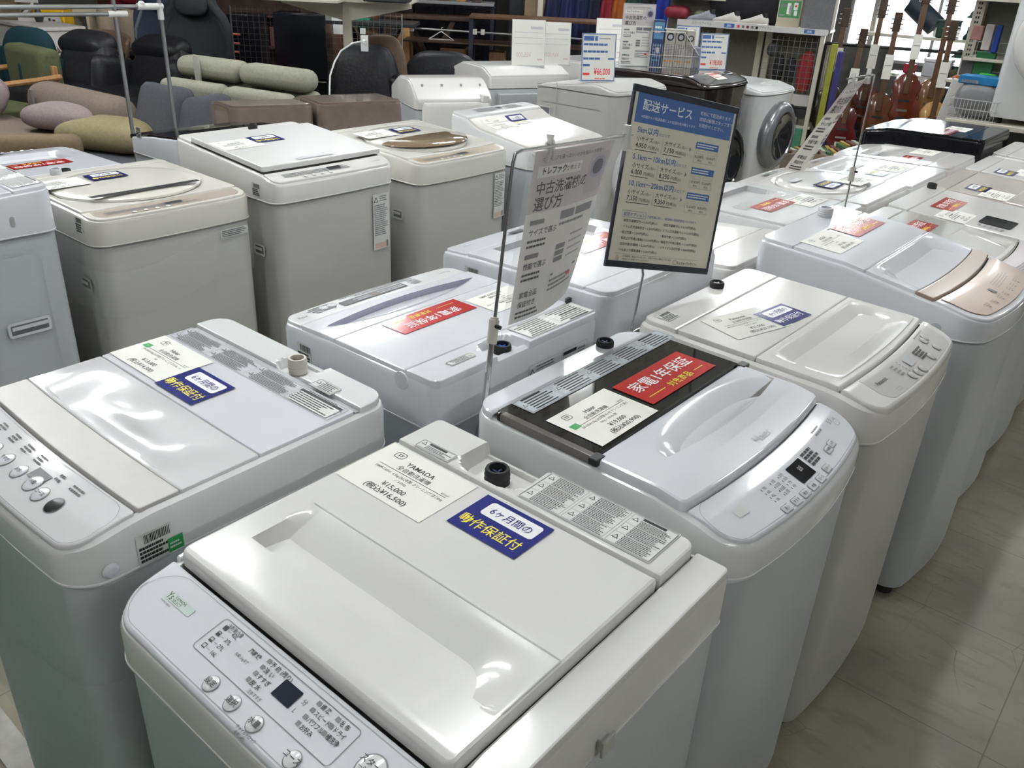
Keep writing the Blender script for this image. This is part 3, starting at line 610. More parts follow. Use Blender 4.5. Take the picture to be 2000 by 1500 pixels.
b.text('Hisense', -.06, -.045, .016, F, INK, 0, 'l', bold=.03); b.scrib(-.13, -.07, -.05, -.04, 2, F, INK, 0, seed=5); b.frame(-.135, -.06, -.15, -.065, .0006, F, GINK, 0, .004)
for i in range(6): b.scrib(-.13, -.065, -.08-.012*i, -.072-.012*i, 1, F, INK, 0, seed=50+i, lo=.003, hi=.012); b.scrib(-.045, -.0, -.075-.012*i, -.067-.012*i, 1, F, INK, 0, seed=60+i, lo=.003, hi=.012)
b.frame(.01, .115, -.05, -.012, .0006, F, GINK, 0, .003); b.tri(.022, -.035, .014, F, INK); b.scrib(.035, .11, -.045, -.016, 4, F, GINK, 0, seed=4)
b.frame(.01, .05, -.12, -.062, .0008, F, GINK, 0); b.rect(.062, .07, -.115, -.07, F, GREY); b.frame(.075, .1, -.115, -.075, .0007, F, GINK, 0)
b.frame(.122, .215, -.1, -.01, .0006, F, GINK, 0, .003); b.rect(.127, .175, -.025, -.017, F, INK); b.scrib(.127, .16, -.06, -.03, 4, F, GINK, 0, seed=9); b.scrib(.18, .21, -.06, -.02, 5, F, GINK, 0, seed=19)
for u in (.14, .165, .19, .2): b.rect(u, u+.0012, -.09, -.06, F, INK); b.disc(.004, INK, Matrix.Translation(Vector(F(u, -.06, .0004))) @ RX(-90))
b.build('back_plate_print', M.t, smooth=0)
red_label(M, .030, -.008, 0, up=.0035, w=.218, h=.072)
price_card(M, -.165, .03, 0, brand='Hisense', up=.0036, p1='¥16,000', p2='(税込¥17,600)', spec='HW-K45E 4.5kg 2021年製', spec2='50Hz／60Hz', w=.15, h=.1)
F = M.F(0, 0, 0, .0014); b = MB(); b.rect(-.075, .115, -.207, -.182, F, DARKP, .0004, 10, 1); b.scrib(-.07, .11, -.203, -.186, 2, F, GREY, .0004, seed=8, lo=.003, hi=.008)
b.rect(.005, .03, -.203, -.187, F, mat('brown_led_window', (.06, .03, .02), .3), .0005)
b.scrib(-.12, .11, -.228, -.212, 2, F, GINK, .0002, seed=18, lo=.004, hi=.01); b.scrib(.13, .2, -.225, -.19, 4, F, GINK, .0002, seed=13, lo=.003, hi=.009); b.text('Hisense', -.225, -.2, .011, F, INK, .0002); b.text('4.5kg', .21, -.2, .011, F, INK, .0002); b.scrib(-.12, -.085, -.21, -.18, 4, F, GINK, .0002, seed=14, lo=.003, hi=.009); b.build('panel_print', M.t, smooth=0)
for x in (.155, .132): round_button(M, x, -.208, .011, '入', .0014, m=WHB, size=.006)
barcode(M, M.side('right', .838), .045, .05, 5)
for o in M.t.children:
    if o.name.startswith('barcode_sticker'): o.location = (0, -.15, 0)
MB().box(-.007, .007, -.004, .006, 0, .022, DARKP, T(-.2565, .147, .893)).build('hinge_cap', M.t, bevel=.001)
MB().cyl((.258, .148, .884), (.262, .148, .884), .018, WHB, n=24).build('hinge_cap', M.t)

# ===== E: second of the right row
M = Washer('white washing machine with tilted card beside blue label, behind the smoked-window machine', .53, .535, [(-.267, .868), (-.2, .888), (-.16, .893), (.267, .902)], (-.621, 1.775), 90, split=.797, body=BODYW, top=WHW, bow=.02, r=.055, rb=.03)
pm = mat('pale_grey_membrane', (.44, .43, .42), .35, var=.02)
M.piece('control_panel', -.247, .257, -.266, -.187, (.04, .04, .002, .002), up=.004, bev=.005)
M.piece('membrane', -.185, .228, -.258, -.192, (.03, .03, .002, .002), up=.0046, m=pm, bev=.0005, t=.0004)
def addE(x, y):
    if y > -.026 or y < -.168: return 0
    if not (-.208 < x < .232): return 0
    e = min(1, (x+.208)/.03, (.232-x)/.03)
    return -.030*min(1, e*1.3)*((-.026-y)/.06) if y > -.086 else -.030*min(1, e*1.3)*((y+.168)/.082)
M.piece('lid_front', -.247, .257, -.183, -.010, .004, up=.006, add=addE, bev=.004, xs=60, ys=lines(-.183, -.01, 40, (-.168,)))
M.piece('lid_rear', -.247, .257, -.0085, .172, .003, up=.006, bev=.003)
M.piece('rear_console', -.25, .258, .175, .262, (.003, .003, .025, .025), up=.006, bev=.004)
b = MB(); F = M.F(0, 0, 0, .0066); b.rect(-.215, .240, -.1705, -.1695, F, GINK, 0, 10, 1); b.rect(-.216, -.215, -.170, -.03, F, GREY, 0, 1, 8); b.build('seam_line', M.t, smooth=0)
M.inlet(.058, .243, .0175, .016, up=.004, inner=WHB)
price_card(M, -.095, .085, -15, brand='Panasonic', title='全自動洗濯機', spec='NA-F50B13 5.0kg 2020年製 クリーニング 済', spec2='50Hz／60Hz', p1='¥21,000', p2='(税込¥23,100)', up=.0066, w=.18, h=.112)
blue_label(M, .012, .05, -7, up=.0068, w=.118, h=.08, yc=WINK)
F = M.F(0, 0, 0, .0056); b = MB(); b.text('Panasonic', -.14, -.222, .0115, F, INK, 0, 'c', bold=.02); b.frame(-.135, -.115, -.252, -.245, .0006, F, GINK, 0); 
for i in range(4): b.scrib(.05, .1, -.218-.0065*i, -.213-.0065*i, 1, F, INK, 0, seed=70+i, lo=.004, hi=.008, fill=.9)
for i in range(5): b.text('●', -.035, -.21-.0065*i, .005, F, GINK); 
b.scrib(-.07, -.05, -.235, -.205, 4, F, GINK, 0, seed=73, lo=.003, hi=.006); b.rect(-.01, .025, -.232, -.212, F, GREY, 0, 2, 1); b.scrib(.12, .19, -.2, -.196, 1, F, GINK, 0, seed=74)
b.build('panel_print', M.t, smooth=0)
for x, y in ((-.045, -.245), (-.018, -.247), (.008, -.249), (.085, -.245), (.145, -.242), (.14, -.215), (.16, -.212)): round_button(M, x, y, .0095, '・', .005, m=pm, size=.006)
barcode(M, M.F(-.2, .225, 0, .0068), .05, .035, 6)
# ===== the farther machines: one builder, options per machine
def machine(label, W, D, prof, loc, rz, split=None, body=BODY, top=WH, bow=.012, r=.045, rb=.03, panel=.075, pcol=None, lid='flat', lidm=None, cons=.07, inlet=None, card=None, blue=None, red=None, mark='', handle=None, pattern=None, side=None, det=0, name='washing_machine', cat='washing machine', prt=True, window=None, cap=RUBBER, seams=True, up=.004, brand='SHARP', price='¥22,000'):
    M = Washer(label, W, D, prof, loc, rz, split=split, body=body, top=top, bow=bow, r=r, rb=rb, cat=cat, name=name)
    x, y = W/2-.010, D/2; lm = lidm or top
    yp = -y+panel; yc = y-cons
    if panel: M.piece('control_panel', -x, x, -y+.006, yp-.002, (r*.8, r*.8, .004, .004), up=.001, m=top if pcol is None else top, bev=.003, ys=6)
    if pcol: M.piece('membrane', -x+.02, x-.02, -y+.016, yp-.008, (r*.6, r*.6, .004, .004), up=.0016, m=pcol, bev=.0005, t=.0004, ys=6)
    ym = (yp+yc)/2-.02
    if lid == 'flat':
        add = scoop(-x*.75, x*.75, ym-.01, yp+.02, .016, 1.2, tx=.2)
        M.piece('lid', -x, x, yp+.001, yc-.002, .005, up=up, m=lm, add=add, bev=.004, xs=36, ys=lines(yp, yc, 34, (yp+.02,)))
        b = MB(); b.rect(-x*.97, x*.97, ym, ym+.0012, M.F(0, 0, 0, up), GREY, 0, 6, 1); b.build('seam_line', M.t, smooth=0)
    elif lid == 'plain': M.piece('lid', -x, x, yp+.001, yc-.002, .006, up=up, m=lm, bev=.005)
    elif lid == 'deep':
        add = scoop(-x*.72, x*.72, ym+.03, yp+.03, .03, .8, tx=.06)
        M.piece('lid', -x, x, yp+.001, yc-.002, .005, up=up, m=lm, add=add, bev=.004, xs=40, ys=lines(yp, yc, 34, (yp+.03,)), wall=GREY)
    elif lid == 'round':
        def add(a, c):
            q = (a/(x*.93))**2+((c-(yp+yc)/2)/((yc-yp)*.49))**2
            return -.006*smooth01((1-q)/.06) if q < 1.0 else 0
        M.piece('deck', -x, x, yp+.001, yc-.002, .005, up=up, m=lm, add=add, bev=.004, xs=44, ys=40)
        rx, ry, cy = x*.9, (yc-yp)*.465, (yp+yc)/2
        L = []
        for s_, dz in ((1, -.004), (1, .003), (.975, .006), (.8, .009), (.4, .0105), (.02, .011)):
            L.append([(rx*s_*math.cos(2*PI*i/48), cy+ry*s_*math.sin(2*PI*i/48), M.H(rx*s_*math.cos(2*PI*i/48), cy+ry*s_*math.sin(2*PI*i/48))+up+dz) for i in range(48)])
        MB().loft(L, lm, None, (0, 1)).build('lid', M.t, smooth=50)
        up = up+.0125
    if window:                                   # see-through smoked front half of a round lid
        n = 30; L = []
        for s_, dz in ((1.0, -.002), (.97, .004), (.6, .012), (.2, .014)):
            L.append([(rx*.96*s_*math.cos(PI+PI*i/n), cy-.035+ry*.80*s_*math.sin(PI+PI*i/n), M.H(0, cy)+up-.006+dz) for i in range(n+1)])
        MB().loft(L, window, None, (0, 1)).build('lid_window', M.t, smooth=50)
    if cons: M.piece('rear_console', -x, x, yc+.001, y-.004, (.004, .004, rb*.8, rb*.8), up=.005, bev=.004, ys=6)
    if inlet: M.inlet(inlet, y-cons*.45, .0175, .024, up=.0, m=cap, inner=DARKP)
    if handle: 
        hx0, hx1, hy = handle[:3]; b = MB(); F = M.F(0, 0, 0, up+.0012); b.rect(hx0, hx1, hy-.012, hy+.012, F, handle[3] if len(handle) > 3 else DARKP, 0, 5, 1); b.build('lid_handle', M.t, smooth=0)
    if prt:
        b = MB(); F = M.F(0, (-y+yp)/2, 0, .0022)
        b.scrib(-x*.8, x*.35, -.012, .012, 3, F, GINK, .0003, seed=int(W*1000+loc[1]*100), lo=.004, hi=.012); b.rect(-.02, .035, -.006, .012, F, DARKP, .0005); b.text(brand, x*.86, -.006, .010, F, GINK, .0004, 'r', res=1)
        b.build('panel_print', M.t, smooth=0)
        for k in range(4): round_button(M, -x*.5+k*.035, (-y+yp)/2-.018, .007, '・', .002, m=lm, size=.004)
    kw = dict(up=up+.0006, detail=det)
    if card: price_card(M, card[0], card[1], card[2] if len(card) > 2 else 0, brand=brand, p1=price, p2='(税込%s)' % price, w=.165, h=.105, **kw)
    if blue: blue_label(M, blue[0], blue[1], blue[2] if len(blue) > 2 else 0, w=.118, h=.08, **kw)
    if red: red_label(M, red[0], red[1], red[2] if len(red) > 2 else 0, w=red[3] if len(red) > 3 else .2, h=.08, **kw)
    return M
def side_panel_art(M, which='front', u=.0, v=-.3, w=.085, h=.21, seed=3):
    b = MB(); F0 = M.side(which, M.split, .0012); F = lambda a, c, dz=0: F0(a+u, c+v, dz)
    b.rect(-w/2, w/2, 0, h, F, STICK); b.tri(-w*.32, h*.86, .02, F, INK, .0003); b.scrib(-w*.1, w*.44, h*.86, h*.97, 3, F, GINK, .0004, seed=seed)
    b.scrib(-w*.44, w*.44, h*.25, h*.82, 16, F, GINK, .0004, seed=seed+1, lo=.006, hi=.03); b.rect(-w*.42, w*.42, .004, h*.12, F, mat('peach_print', (.62, .48, .40), .5, bump=.01), .0003); b.rect(w*.28, w*.40, h*.02, h*.14, F, GINK, .0006)
    return b.build('instruction_sticker', M.t, smooth=0)
def recess(M, which, u, v, w=.11, h=.035):
    F0 = M.side(which, 0, .001); F = lambda a, c, dz=0: F0(a+u, c+v, dz); b = MB(); n = 6
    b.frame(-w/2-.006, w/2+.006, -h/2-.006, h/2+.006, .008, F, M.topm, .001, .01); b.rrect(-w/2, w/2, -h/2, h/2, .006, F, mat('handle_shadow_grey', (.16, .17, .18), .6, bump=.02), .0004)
    b.rect(-w/2+.004, w/2-.004, h*.02, h*.36, F, M.topm, .006, 1, 1); return b.build('side_handle', M.t, smooth=0)
# F: beige panel machine, third of the right row
M = Washer('white washing machine with a beige control panel and brown lid bar, in the right row', .545, .60, [(-.30, .868), (-.2, .89), (.05, .93), (.3, .945)], (-.632, 2.455), 90, split=.81, bow=.035, r=.06, rb=.03, top=WHB)
F_ = M
beige = mat('beige_panel', (.46, .35, .28), .3, var=.02, coat=.3); brown = mat('brown_bar', (.30, .22, .17), .3, var=.02, coat=.3)
M.piece('control_panel', -.262, .262, -.296, -.178, (.05, .05, .003, .003), up=.001, bev=.004)
M.piece('membrane', -.242, .242, -.282, -.182, (.045, .045, .002, .002), up=.004, m=beige, bev=.0006, t=.0006)
M.piece('lid_bar', -.262, .262, -.175, -.132, .003, up=.005, m=brown)
def addF(x, y):
    if abs(x) > .235: return 0
    d = 0
    if -.128 < y < -.008: d = -.030*min(1, (.235-abs(x))/.07)*min(1, (-.008-y)/.07)
    return d
M.piece('lid_front', -.262, .262, -.130, .0, .004, up=.005, add=addF, xs=60, ys=40)
M.piece('lid_rear', -.262, .262, .002, .198, .003, up=.005)
M.piece('rear_console', -.262, .262, .201, .295, (.003, .003, .028, .028), up=.005)
M.inlet(.10, .26, .022, .03, up=.002, m=LGREY, inner=GREY)
price_card(M, -.125, .145, 0, brand='AQUA', spec='AQW-V7M 7.0kg 2021年製', p1='¥31,000', p2='(税込¥34,100)', up=.0056, w=.175, h=.115)
red_label(M, .095, .155, 0, up=.0058, w=.22, h=.088)
F = M.F(0, 0, 0, .0048); b = MB()
b.rect(-.05, -.035, -.245, -.225, F, DARKP); 
for i in range(7): b.rect(-.16+.045*i, -.152+.045*i, -.268, -.263, F, GINK); b.scrib(-.165+.045*i, -.14+.045*i, -.262, -.25, 2, F, brown, seed=i, lo=.003, hi=.008)
b.scrib(.0, .15, -.24, -.215, 4, F, brown, 0, seed=4, lo=.004, hi=.01); b.build('panel_print', M.t, smooth=0)
b = MB(); b.box(-.018, .018, -.014, .014, 0, .02, mat('ivory_plastic', (.6, .58, .52), .35), T(-.2, .315, .80)).cyl((-.2, .315, .80), (-.2, .315, .845), .012, mat('ivory_plastic', (.6, .58, .52), .35)); b.build('drain_bracket', M.t, bevel=.002)
MB().cyl((-.2735, -.2, .83), (-.2765, -.2, .83), .014, BODY, n=24).build('plug_cover', M.t)

R4 = machine('white washing machine with lilac-grey panel under glossy wrap, behind the beige-panel one', 0.46, .56, [(-.28, .83), (-.18, .845), (.28, .865)], (-.63, 2.965), 90, split=.74, top=WHW, bow=.03, panel=.11, pcol=mat('lilac_membrane', (.40, .36, .38), .3, var=.02), lid='flat', red=(.03, .102), card=(-.12, .12), lidm=mat('glossy_wrap_white', (.60, .59, .56), .06, coat=1, bump=.12, bscale=8), cons=.07, inlet=None, brand='Panasonic')
R5 = machine('white washing machine with a black lid window and a black water inlet, red label', 0.49, .56, [(-.28, .835), (.28, .868)], (-.63, 3.435), 90, split=.75, top=WHW, bow=.02, panel=.09, lid='plain', red=(-.005, .122), card=(-.15, .06), cons=.08, inlet=.19, brand='HITACHI')
b = MB(); F = R5.F(0, 0, 0, .0056); b.rrect(-.155, -.03, -.115, -.015, .012, F, BLACK); b.scrib(-.2, -.165, -.11, -.02, 5, F, GINK, 0, seed=4); b.build('lid_window', R5.t, smooth=0)
R6 = machine('greige washing machine with a small blue label, third from the right row end', 0.49, .55, [(-.27, .84), (.27, .862)], (-.63, 3.935), 90, split=.75, top=mat('greige_plastic', (.50, .46, .42), .25, var=.02, coat=.3), body=BODYW, bow=.02, lid='flat', blue=(-.096, .122), card=(-.15, .04), inlet=None, brand='TOSHIBA')
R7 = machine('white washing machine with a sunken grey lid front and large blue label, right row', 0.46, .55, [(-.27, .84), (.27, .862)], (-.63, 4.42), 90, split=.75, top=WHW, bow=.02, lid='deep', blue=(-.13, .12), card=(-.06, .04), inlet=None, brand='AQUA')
R8 = machine('last white washing machine of the right row, beside the wall shelf', 0.49, .55, [(-.27, .85), (.27, .87)], (-.63, 4.91), 90, split=.76, top=WHW, bow=.02, lid='flat', blue=(-.1, .05), inlet=None)

# centre column, facing away (-x)
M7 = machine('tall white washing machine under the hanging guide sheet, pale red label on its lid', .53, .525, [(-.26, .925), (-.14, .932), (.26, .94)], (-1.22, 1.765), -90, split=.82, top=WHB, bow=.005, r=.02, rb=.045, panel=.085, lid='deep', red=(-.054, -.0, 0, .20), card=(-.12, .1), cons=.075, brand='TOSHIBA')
barcode(M7, lambda u, v, dz=0: M7.side('right', .88)(u-.15, v, dz), .048, .05, 9)
b = MB()
for k in range(3): b.tube([(-.21+.02*math.sin(a)+k*.006, .275+.008*k, .72+.13*math.cos(a)) for a in [PI*2*i/20 for i in range(20)]], .0055, LGREY, n=8, closed=True)
b.build('coiled_power_cord', M7.t)
MB().cyl((.2, .262, .82), (.2, .275, .82), .011, WHB).build('plug_cover', M7.t)
LX = machine('white washing machine with a pale card and dark hose, behind the hanging service board', 0.49, .52, [(-.26, .83), (.26, .875)], (-1.20, 2.325), -90, split=.77, top=WHW, bow=.01, lid='flat', card=(.1, .02), inlet=None, cons=.14)
def hose_at(M, x, z, m=GREY, r=.05):
    b = MB(); b.tube([(x+r*math.cos(a), M.D/2+.018, z+r*math.sin(a)) for a in [2*PI*i/16 for i in range(16)]], .011, m, n=8, closed=True); b.box(x-.01, x+.01, M.D/2, M.D/2+.03, z+.02, z+.07, M.topm); return b.build('drain_hose', M.t)
hose_at(LX, -.16, .76)
L4 = machine('white washing machine with a broad shallow lid tray and red label beside the service board', 0.48, .53, [(-.265, .87), (-.15, .88), (.265, .88)], (-1.20, 2.83), -90, split=.79, top=WH, bow=.01, panel=.08, lid='deep', lidm=mat('pale_grey_lid', (.58, .59, .58), .2, coat=.3, bump=.01), red=(.028, .038), card=(-.13, .09), cons=.08, inlet=None, brand='HITACHI')
L5 = machine('white washing machine with a rounded lid and blue label in front of the second pole', 0.49, .53, [(-.265, .855), (-.16, .868), (.265, .875)], (-1.205, 3.33), -90, split=.77, top=WHW, bow=.01, panel=.09, lid='round', blue=(.073, .058), card=(-.08, .10), cons=.09, inlet=None, handle=(.06, .14, -.06, GREY))
hose_at(L5, -.17, .76, DARKP)
L6 = machine('washing machine with a brown panel and grey lid window, far in the centre column', 0.51, .53, [(-.265, .84), (-.16, .855), (.265, .865)], (-1.20, 3.83), -90, split=.76, top=WH, bow=.02, panel=.10, pcol=mat('brown_grey_membrane', (.24, .21, .19), .3, var=.03), lid='flat', blue=(.077, .072), card=(-.08, .08), cons=.12, handle=(-.06, .12, -.04, GREY), inlet=None)
hose_at(L6, -.15, .74, LGREY)
L7 = machine('white washing machine with a red label just before the black one', 0.46, .53, [(-.265, .84), (-.16, .855), (.265, .865)], (-1.20, 4.325), -90, split=.76, top=WHW, bow=.02, panel=.10, lid='flat', red=(.14, .06), card=(-.12, .06), cons=.1, inlet=None, handle=(.06, .15, -.09, GREY), brand='Panasonic')
BK = machine('glossy black washing machine at the far end of the centre column', 0.54, .58, [(-.29, .90), (-.15, .925), (.29, .93)], (-1.22, 4.86), -90, split=.80, top=BLACK, body=mat('black_cabinet', (.02, .02, .022), .25, var=.1), bow=.01, lid='plain', card=(.0, .1), red=(.15, .08), cons=.1, inlet=None, brand='HITACHI', prt=False)
hose_at(BK, -.14, .72, GREY, .055)
MB().rect(-.02, .02, -.02, .025, lambda u, v, dz=0: BK.side('right', .82)(u-.1, v, dz), STICK).build('hang_tag', BK.t, smooth=0)

# back rows, facing the middle aisle (+x)
A0 = machine('white washing machine at the far left edge, side handle facing the aisle', .55, .56, [(-.28, .95), (-.1, .965), (.28, .985)], (-2.725, .685), 0, split=.862, top=WHB, bow=.01, r=.04, rb=.04, lid='flat', cons=.10, inlet=-.14, prt=True)
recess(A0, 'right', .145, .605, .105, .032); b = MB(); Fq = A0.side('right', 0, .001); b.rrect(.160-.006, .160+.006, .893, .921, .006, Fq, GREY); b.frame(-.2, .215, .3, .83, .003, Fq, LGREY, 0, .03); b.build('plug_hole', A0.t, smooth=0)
notice(A0, .06, .23, .36, .08, up=.0055, cols=3, seed=51, vb=2)
W1 = machine('cream white washing machine with an oval lid and dark handle bar, tied with stretch film', .535, .56, [(-.28, .875), (-.19, .884), (.28, .89)], (-2.70, 1.305), 90, split=.795, top=CREAM, body=BODYW, bow=.012, r=.05, rb=.04, panel=.08, pcol=mat('beige_grey_membrane', (.38, .33, .28), .25, var=.03), lid='round', blue=(-.03, .10), card=(-.19, .085), cons=.05, inlet=-.12, cap=LGREY, handle=(-.19, .17, -.12), brand='SHARP')
barcode(W1, lambda u, v, dz=0: W1.side('left', .85)(u+.2, v, dz), .045, .05, 12); MB().rect(.13, .235, -.045, -.018, W1.side('front', W1.split), STICK).scrib(.135, .23, -.043, -.02, 4, W1.side('front', W1.split), INK, .0004, seed=5, lo=.003, hi=.012).build('instruction_sticker', W1.t, smooth=0)
b = MB(); L = []
for z, i, k in ((.60, -.004, .0), (.66, -.007, .0), (.70, -.005, .0), (.745, -.003, 0)):
    l = []
    for sd in rr(-.2675, .2675, -.28, .28, (.05, .05, .04, .04), i): l += sd[:-1]
    L.append([(*W1.warp(a, c), z+.03*math.sin(a*9)-.05*(a < -.1)*0) for a, c in l])
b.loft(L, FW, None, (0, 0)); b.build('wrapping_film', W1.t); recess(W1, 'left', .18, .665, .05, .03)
W2 = machine('large white washing machine with a flat overhanging lid and slot handle', .535, .60, [(-.30, .905), (-.235, .925), (-.23, .927), (.30, .968)], (-2.665, 1.885), 90, split=.835, top=WHW, body=BODYW, bow=.008, r=.04, rb=.03, panel=.07, lid='plain', lidm=mat('pale_grey_lid2', (.62, .62, .61), .25, coat=.2, bump=.01), up=.022, blue=(-.04, .06), card=(-.17, .04), cons=.10, inlet=.04, handle=(-.10, .05, -.20, GREY), brand='TOSHIBA')
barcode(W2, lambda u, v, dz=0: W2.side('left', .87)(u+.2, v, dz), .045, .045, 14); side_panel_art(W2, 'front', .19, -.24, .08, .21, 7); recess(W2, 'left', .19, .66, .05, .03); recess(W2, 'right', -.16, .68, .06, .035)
W3 = machine('cream washing machine with a bronze smoked oval lid', .53, .56, [(-.28, .89), (-.18, .902), (.28, .928)], (-2.61, 2.505), 90, split=.81, top=mat('ivory_white', (.66, .65, .60), .2, coat=.4, var=.01), body=BODYW, bow=.01, r=.045, rb=.04, panel=.075, pcol=mat('gold_beige_membrane', (.42, .36, .27), .25, var=.03), lid='round', window=BRONZE, blue=(.02, .10), card=(-.14, .1), cons=.05, inlet=None, brand='SHARP')
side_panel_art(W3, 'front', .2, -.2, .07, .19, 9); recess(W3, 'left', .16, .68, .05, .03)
W4 = machine('white washing machine with its button panel raised at the back, blue label', .54, .50, [(-.25, .875), (-.21, .89), (.08, .93), (.15, .965), (.25, .975)], (-2.50, 3.10), 90, split=.80, top=WH, bow=.012, panel=0, lid='plain', blue=(.02, .08), card=(-.12, .07), cons=.11, inlet=None, prt=False, lidm=mat('warm_lid', (.66, .64, .61), .2, coat=.4, bump=.01))
b = MB(); F = W4.F(0, .195, 0, .0062); b.scrib(-.15, .0, -.02, .03, 4, F, GINK, 0, seed=6); b.rect(.0, .03, -.005, .02, F, DARKP, .0002); b.scrib(.06, .18, -.02, .03, 4, F, GINK, 0, seed=8); b.build('panel_print', W4.t, smooth=0)

# row behind, facing away (-x)
B1 = machine('white washing machine with a red label and a black inlet cap, at the back left', .53, .56, [(-.28, .855), (.28, .865)], (-3.28, 1.22), -90, split=.8, top=WHB, bow=.01, lid='flat', red=(-.03, .02, 0, .22), cons=.09, inlet=-.03)
B2 = machine('white washing machine with a black glass lid, behind the flat-lid one', .54, .58, [(-.29, .865), (-.1, .89), (.29, .925)], (-3.29, 2.02), -90, split=.80, top=WHB, bow=.01, panel=.0, lid='plain', lidm=MIRG, cons=.2, inlet=.02, prt=False)
barcode(B2, lambda u, v, dz=0: B2.side('right', .89)(u-.19, v, dz), .04, .045, 15)
TPM = mat('taupe_cabinet', (.16, .125, .105), .25, var=.08, coat=.4)
B3 = machine('taupe brown washing machine at the back, its rear panel toward the aisle', .42, .54, [(-.27, .84), (-.1, .87), (.27, .90)], (-3.95, 2.66), -111, split=.3, top=TPM, body=TPM, bow=.01, panel=0, lid='plain', cons=.1, prt=False, rb=.05)
B4 = machine('second taupe brown washing machine, beside the louvred white one', .46, .54, [(-.27, .85), (-.1, .89), (.27, .905)], (-3.77, 3.08), -111, split=.3, top=TPM, body=TPM, bow=.01, panel=0, lid='plain', cons=.1, prt=False, rb=.05)
b = MB()
for k in range(14): b.box(-.2+.028*k, -.198+.028*k, .273, .276, .60, .76, mat('dark_taupe_groove', (.08, .06, .055), .5, bump=.02))
for k in range(4): b.box(-.2, .18, .273, .276, .61+.05*k, .612+.05*k, mat('dark_taupe_groove', (.08, .06, .055), .5))
b.build('rear_grille', B4.t)
b = MB()
for k in range(2): b.tube([(-.17-.012*k, .28, .70), (-.18, .30, .77), (-.165+.01*k, .305, .80), (-.145, .30, .77), (-.135, .29, .68)], .006, WHW)
b.build('power_cord', B3.t)
B5 = machine('white dryer-style washing machine seen from behind, with louvre slots', .48, .52, [(-.26, .87), (-.10, .945), (.10, .95), (.15, .93), (.26, .85)], (-3.80, 3.84), -116, split=.80, top=WHW, bow=.0, panel=0, lid='plain', cons=0, prt=False, r=.03, rb=.05)
b = MB(); b.rprism(-.21, .21, .25, .31, .03, [(.50, 0), (.82, 0), (.84, .012)], WHW)
for c in range(3):
    for k in range(7): b.rect(-.04+.05*c, -.005+.05*c, .76-.016*k, .766-.016*k, lambda u, v, dz=0: (-u, .312+dz, v), DARKP)
b.build('rear_housing', B5.t); MB().box(-.2, -.16, .22, .30, .84, .88, WHW).build('rear_hook', B5.t, bevel=.005)
b = MB()
for k in range(4): b.box(-.19+.12*k, -.18+.12*k, .165, .175, .90, .93, GREY)
b.build('screw_caps', B5.t)
B6 = machine('white drum washing machine with a folded-paper sign on top, behind the louvred one', .62, .60, [(-.30, .90), (-.13, .955), (.18, .955), (.30, .91)], (-4.05, 4.78), -112, split=.83, top=WHW, body=BODY, bow=.0, panel=0, lid='plain', cons=0, prt=False, r=.05, rb=.02)
recess(B6, 'right', .02, .72, .2, .02); recess(B6, 'right', .02, .62, .2, .02)
MB().box(-.29, .25, .300, .345, .45, .80, GREY).box(-.25, -.12, .345, .36, .66, .76, WHW).build('rear_housing', B6.t, bevel=.004)
B7 = machine('white drum washing machine partly hidden behind the 66,000 yen sign', .60, .60, [(-.3, .95), (.3, .97)], (-3.95, 5.55), -105, split=.83, top=WHW, lid='plain', cons=0, prt=False)
# drum machines facing the middle aisle
def drum(label, W, D, hf, hb, loc, rz, body, door_rim, glass, sl=.0, bz=.5, br=.22, text=None):
    M = Washer(label, W, D, [(-D/2, hf-sl), (-D/2+.13, hf), (D/2, hb)], loc, rz, split=hf-sl-.02, body=body, top=body, bow=.03, r=.05, rb=.03, cat='drum washing machine', name='drum_washing_machine')
    M.piece('top_panel', -W/2+.02, W/2-.02, -D/2+.01, D/2-.02, .03, up=.001, m=body)
    y = -D/2-.03; b = MB(); P = T(0, y, bz) @ RX(90)
    b.lathe([(br*1.06, -.03), (br*1.08, .0), (br*1.04, .03), (br*.95, .05), (br*.78, .055), (br*.74, .04)], door_rim, P, n=48, caps=(0, 0)); d = b.build('door', M.t, smooth=40)
    MB().lathe([(br*.74, .04), (br*.70, .052), (br*.5, .045), (br*.2, .02), (.001, .015)], glass, P, n=48, caps=(0, 0)).build('door_glass', d, smooth=40)
    MB().box(-.01, .01, -.012, .0, -.05, .05, door_rim, T(br*.97, y-.035, bz)).build('door_handle', d, bevel=.004)
    if text: b = MB(); b.text(text, -W*.32, hf-.075, .028, lambda u, v, dz=0: (*[M.warp(u, -D/2)[0], M.warp(u, -D/2)[1]-.003][:2], v), GINK, 0); b.build('brand_lettering', M.t, smooth=0)
    return M
GL = mat('dark_door_glass', (.02, .022, .025), .06, coat=1, var=.1)
S1 = drum('white drum washing machine with a small recessed pull on its left side', .58, .56, 1.0, .955, (-2.985, 4.37), 90, BODYW, WH, GL, sl=.03, text='SHARP')
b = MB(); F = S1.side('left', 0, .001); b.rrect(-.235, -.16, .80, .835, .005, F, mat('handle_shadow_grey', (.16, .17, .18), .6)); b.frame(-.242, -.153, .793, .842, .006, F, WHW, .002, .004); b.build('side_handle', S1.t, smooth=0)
b = MB(); b.rect(-.22, .2, .868, .872, F, LGREY); b.rect(-.22, .2, .74, .744, F, LGREY); b.rect(.2-.32, .2-.315, .6, .98, F, LGREY); b.build('side_groove', S1.t, smooth=0)
S2 = drum('dark brown drum washing machine under the wire basket of filter boxes', .60, .70, 1.02, 1.015, (-2.88, 5.07), 90, mat('dark_brown_gloss', (.020, .015, .014), .12, var=.05, coat=.7), BLACK, GL, sl=.04)
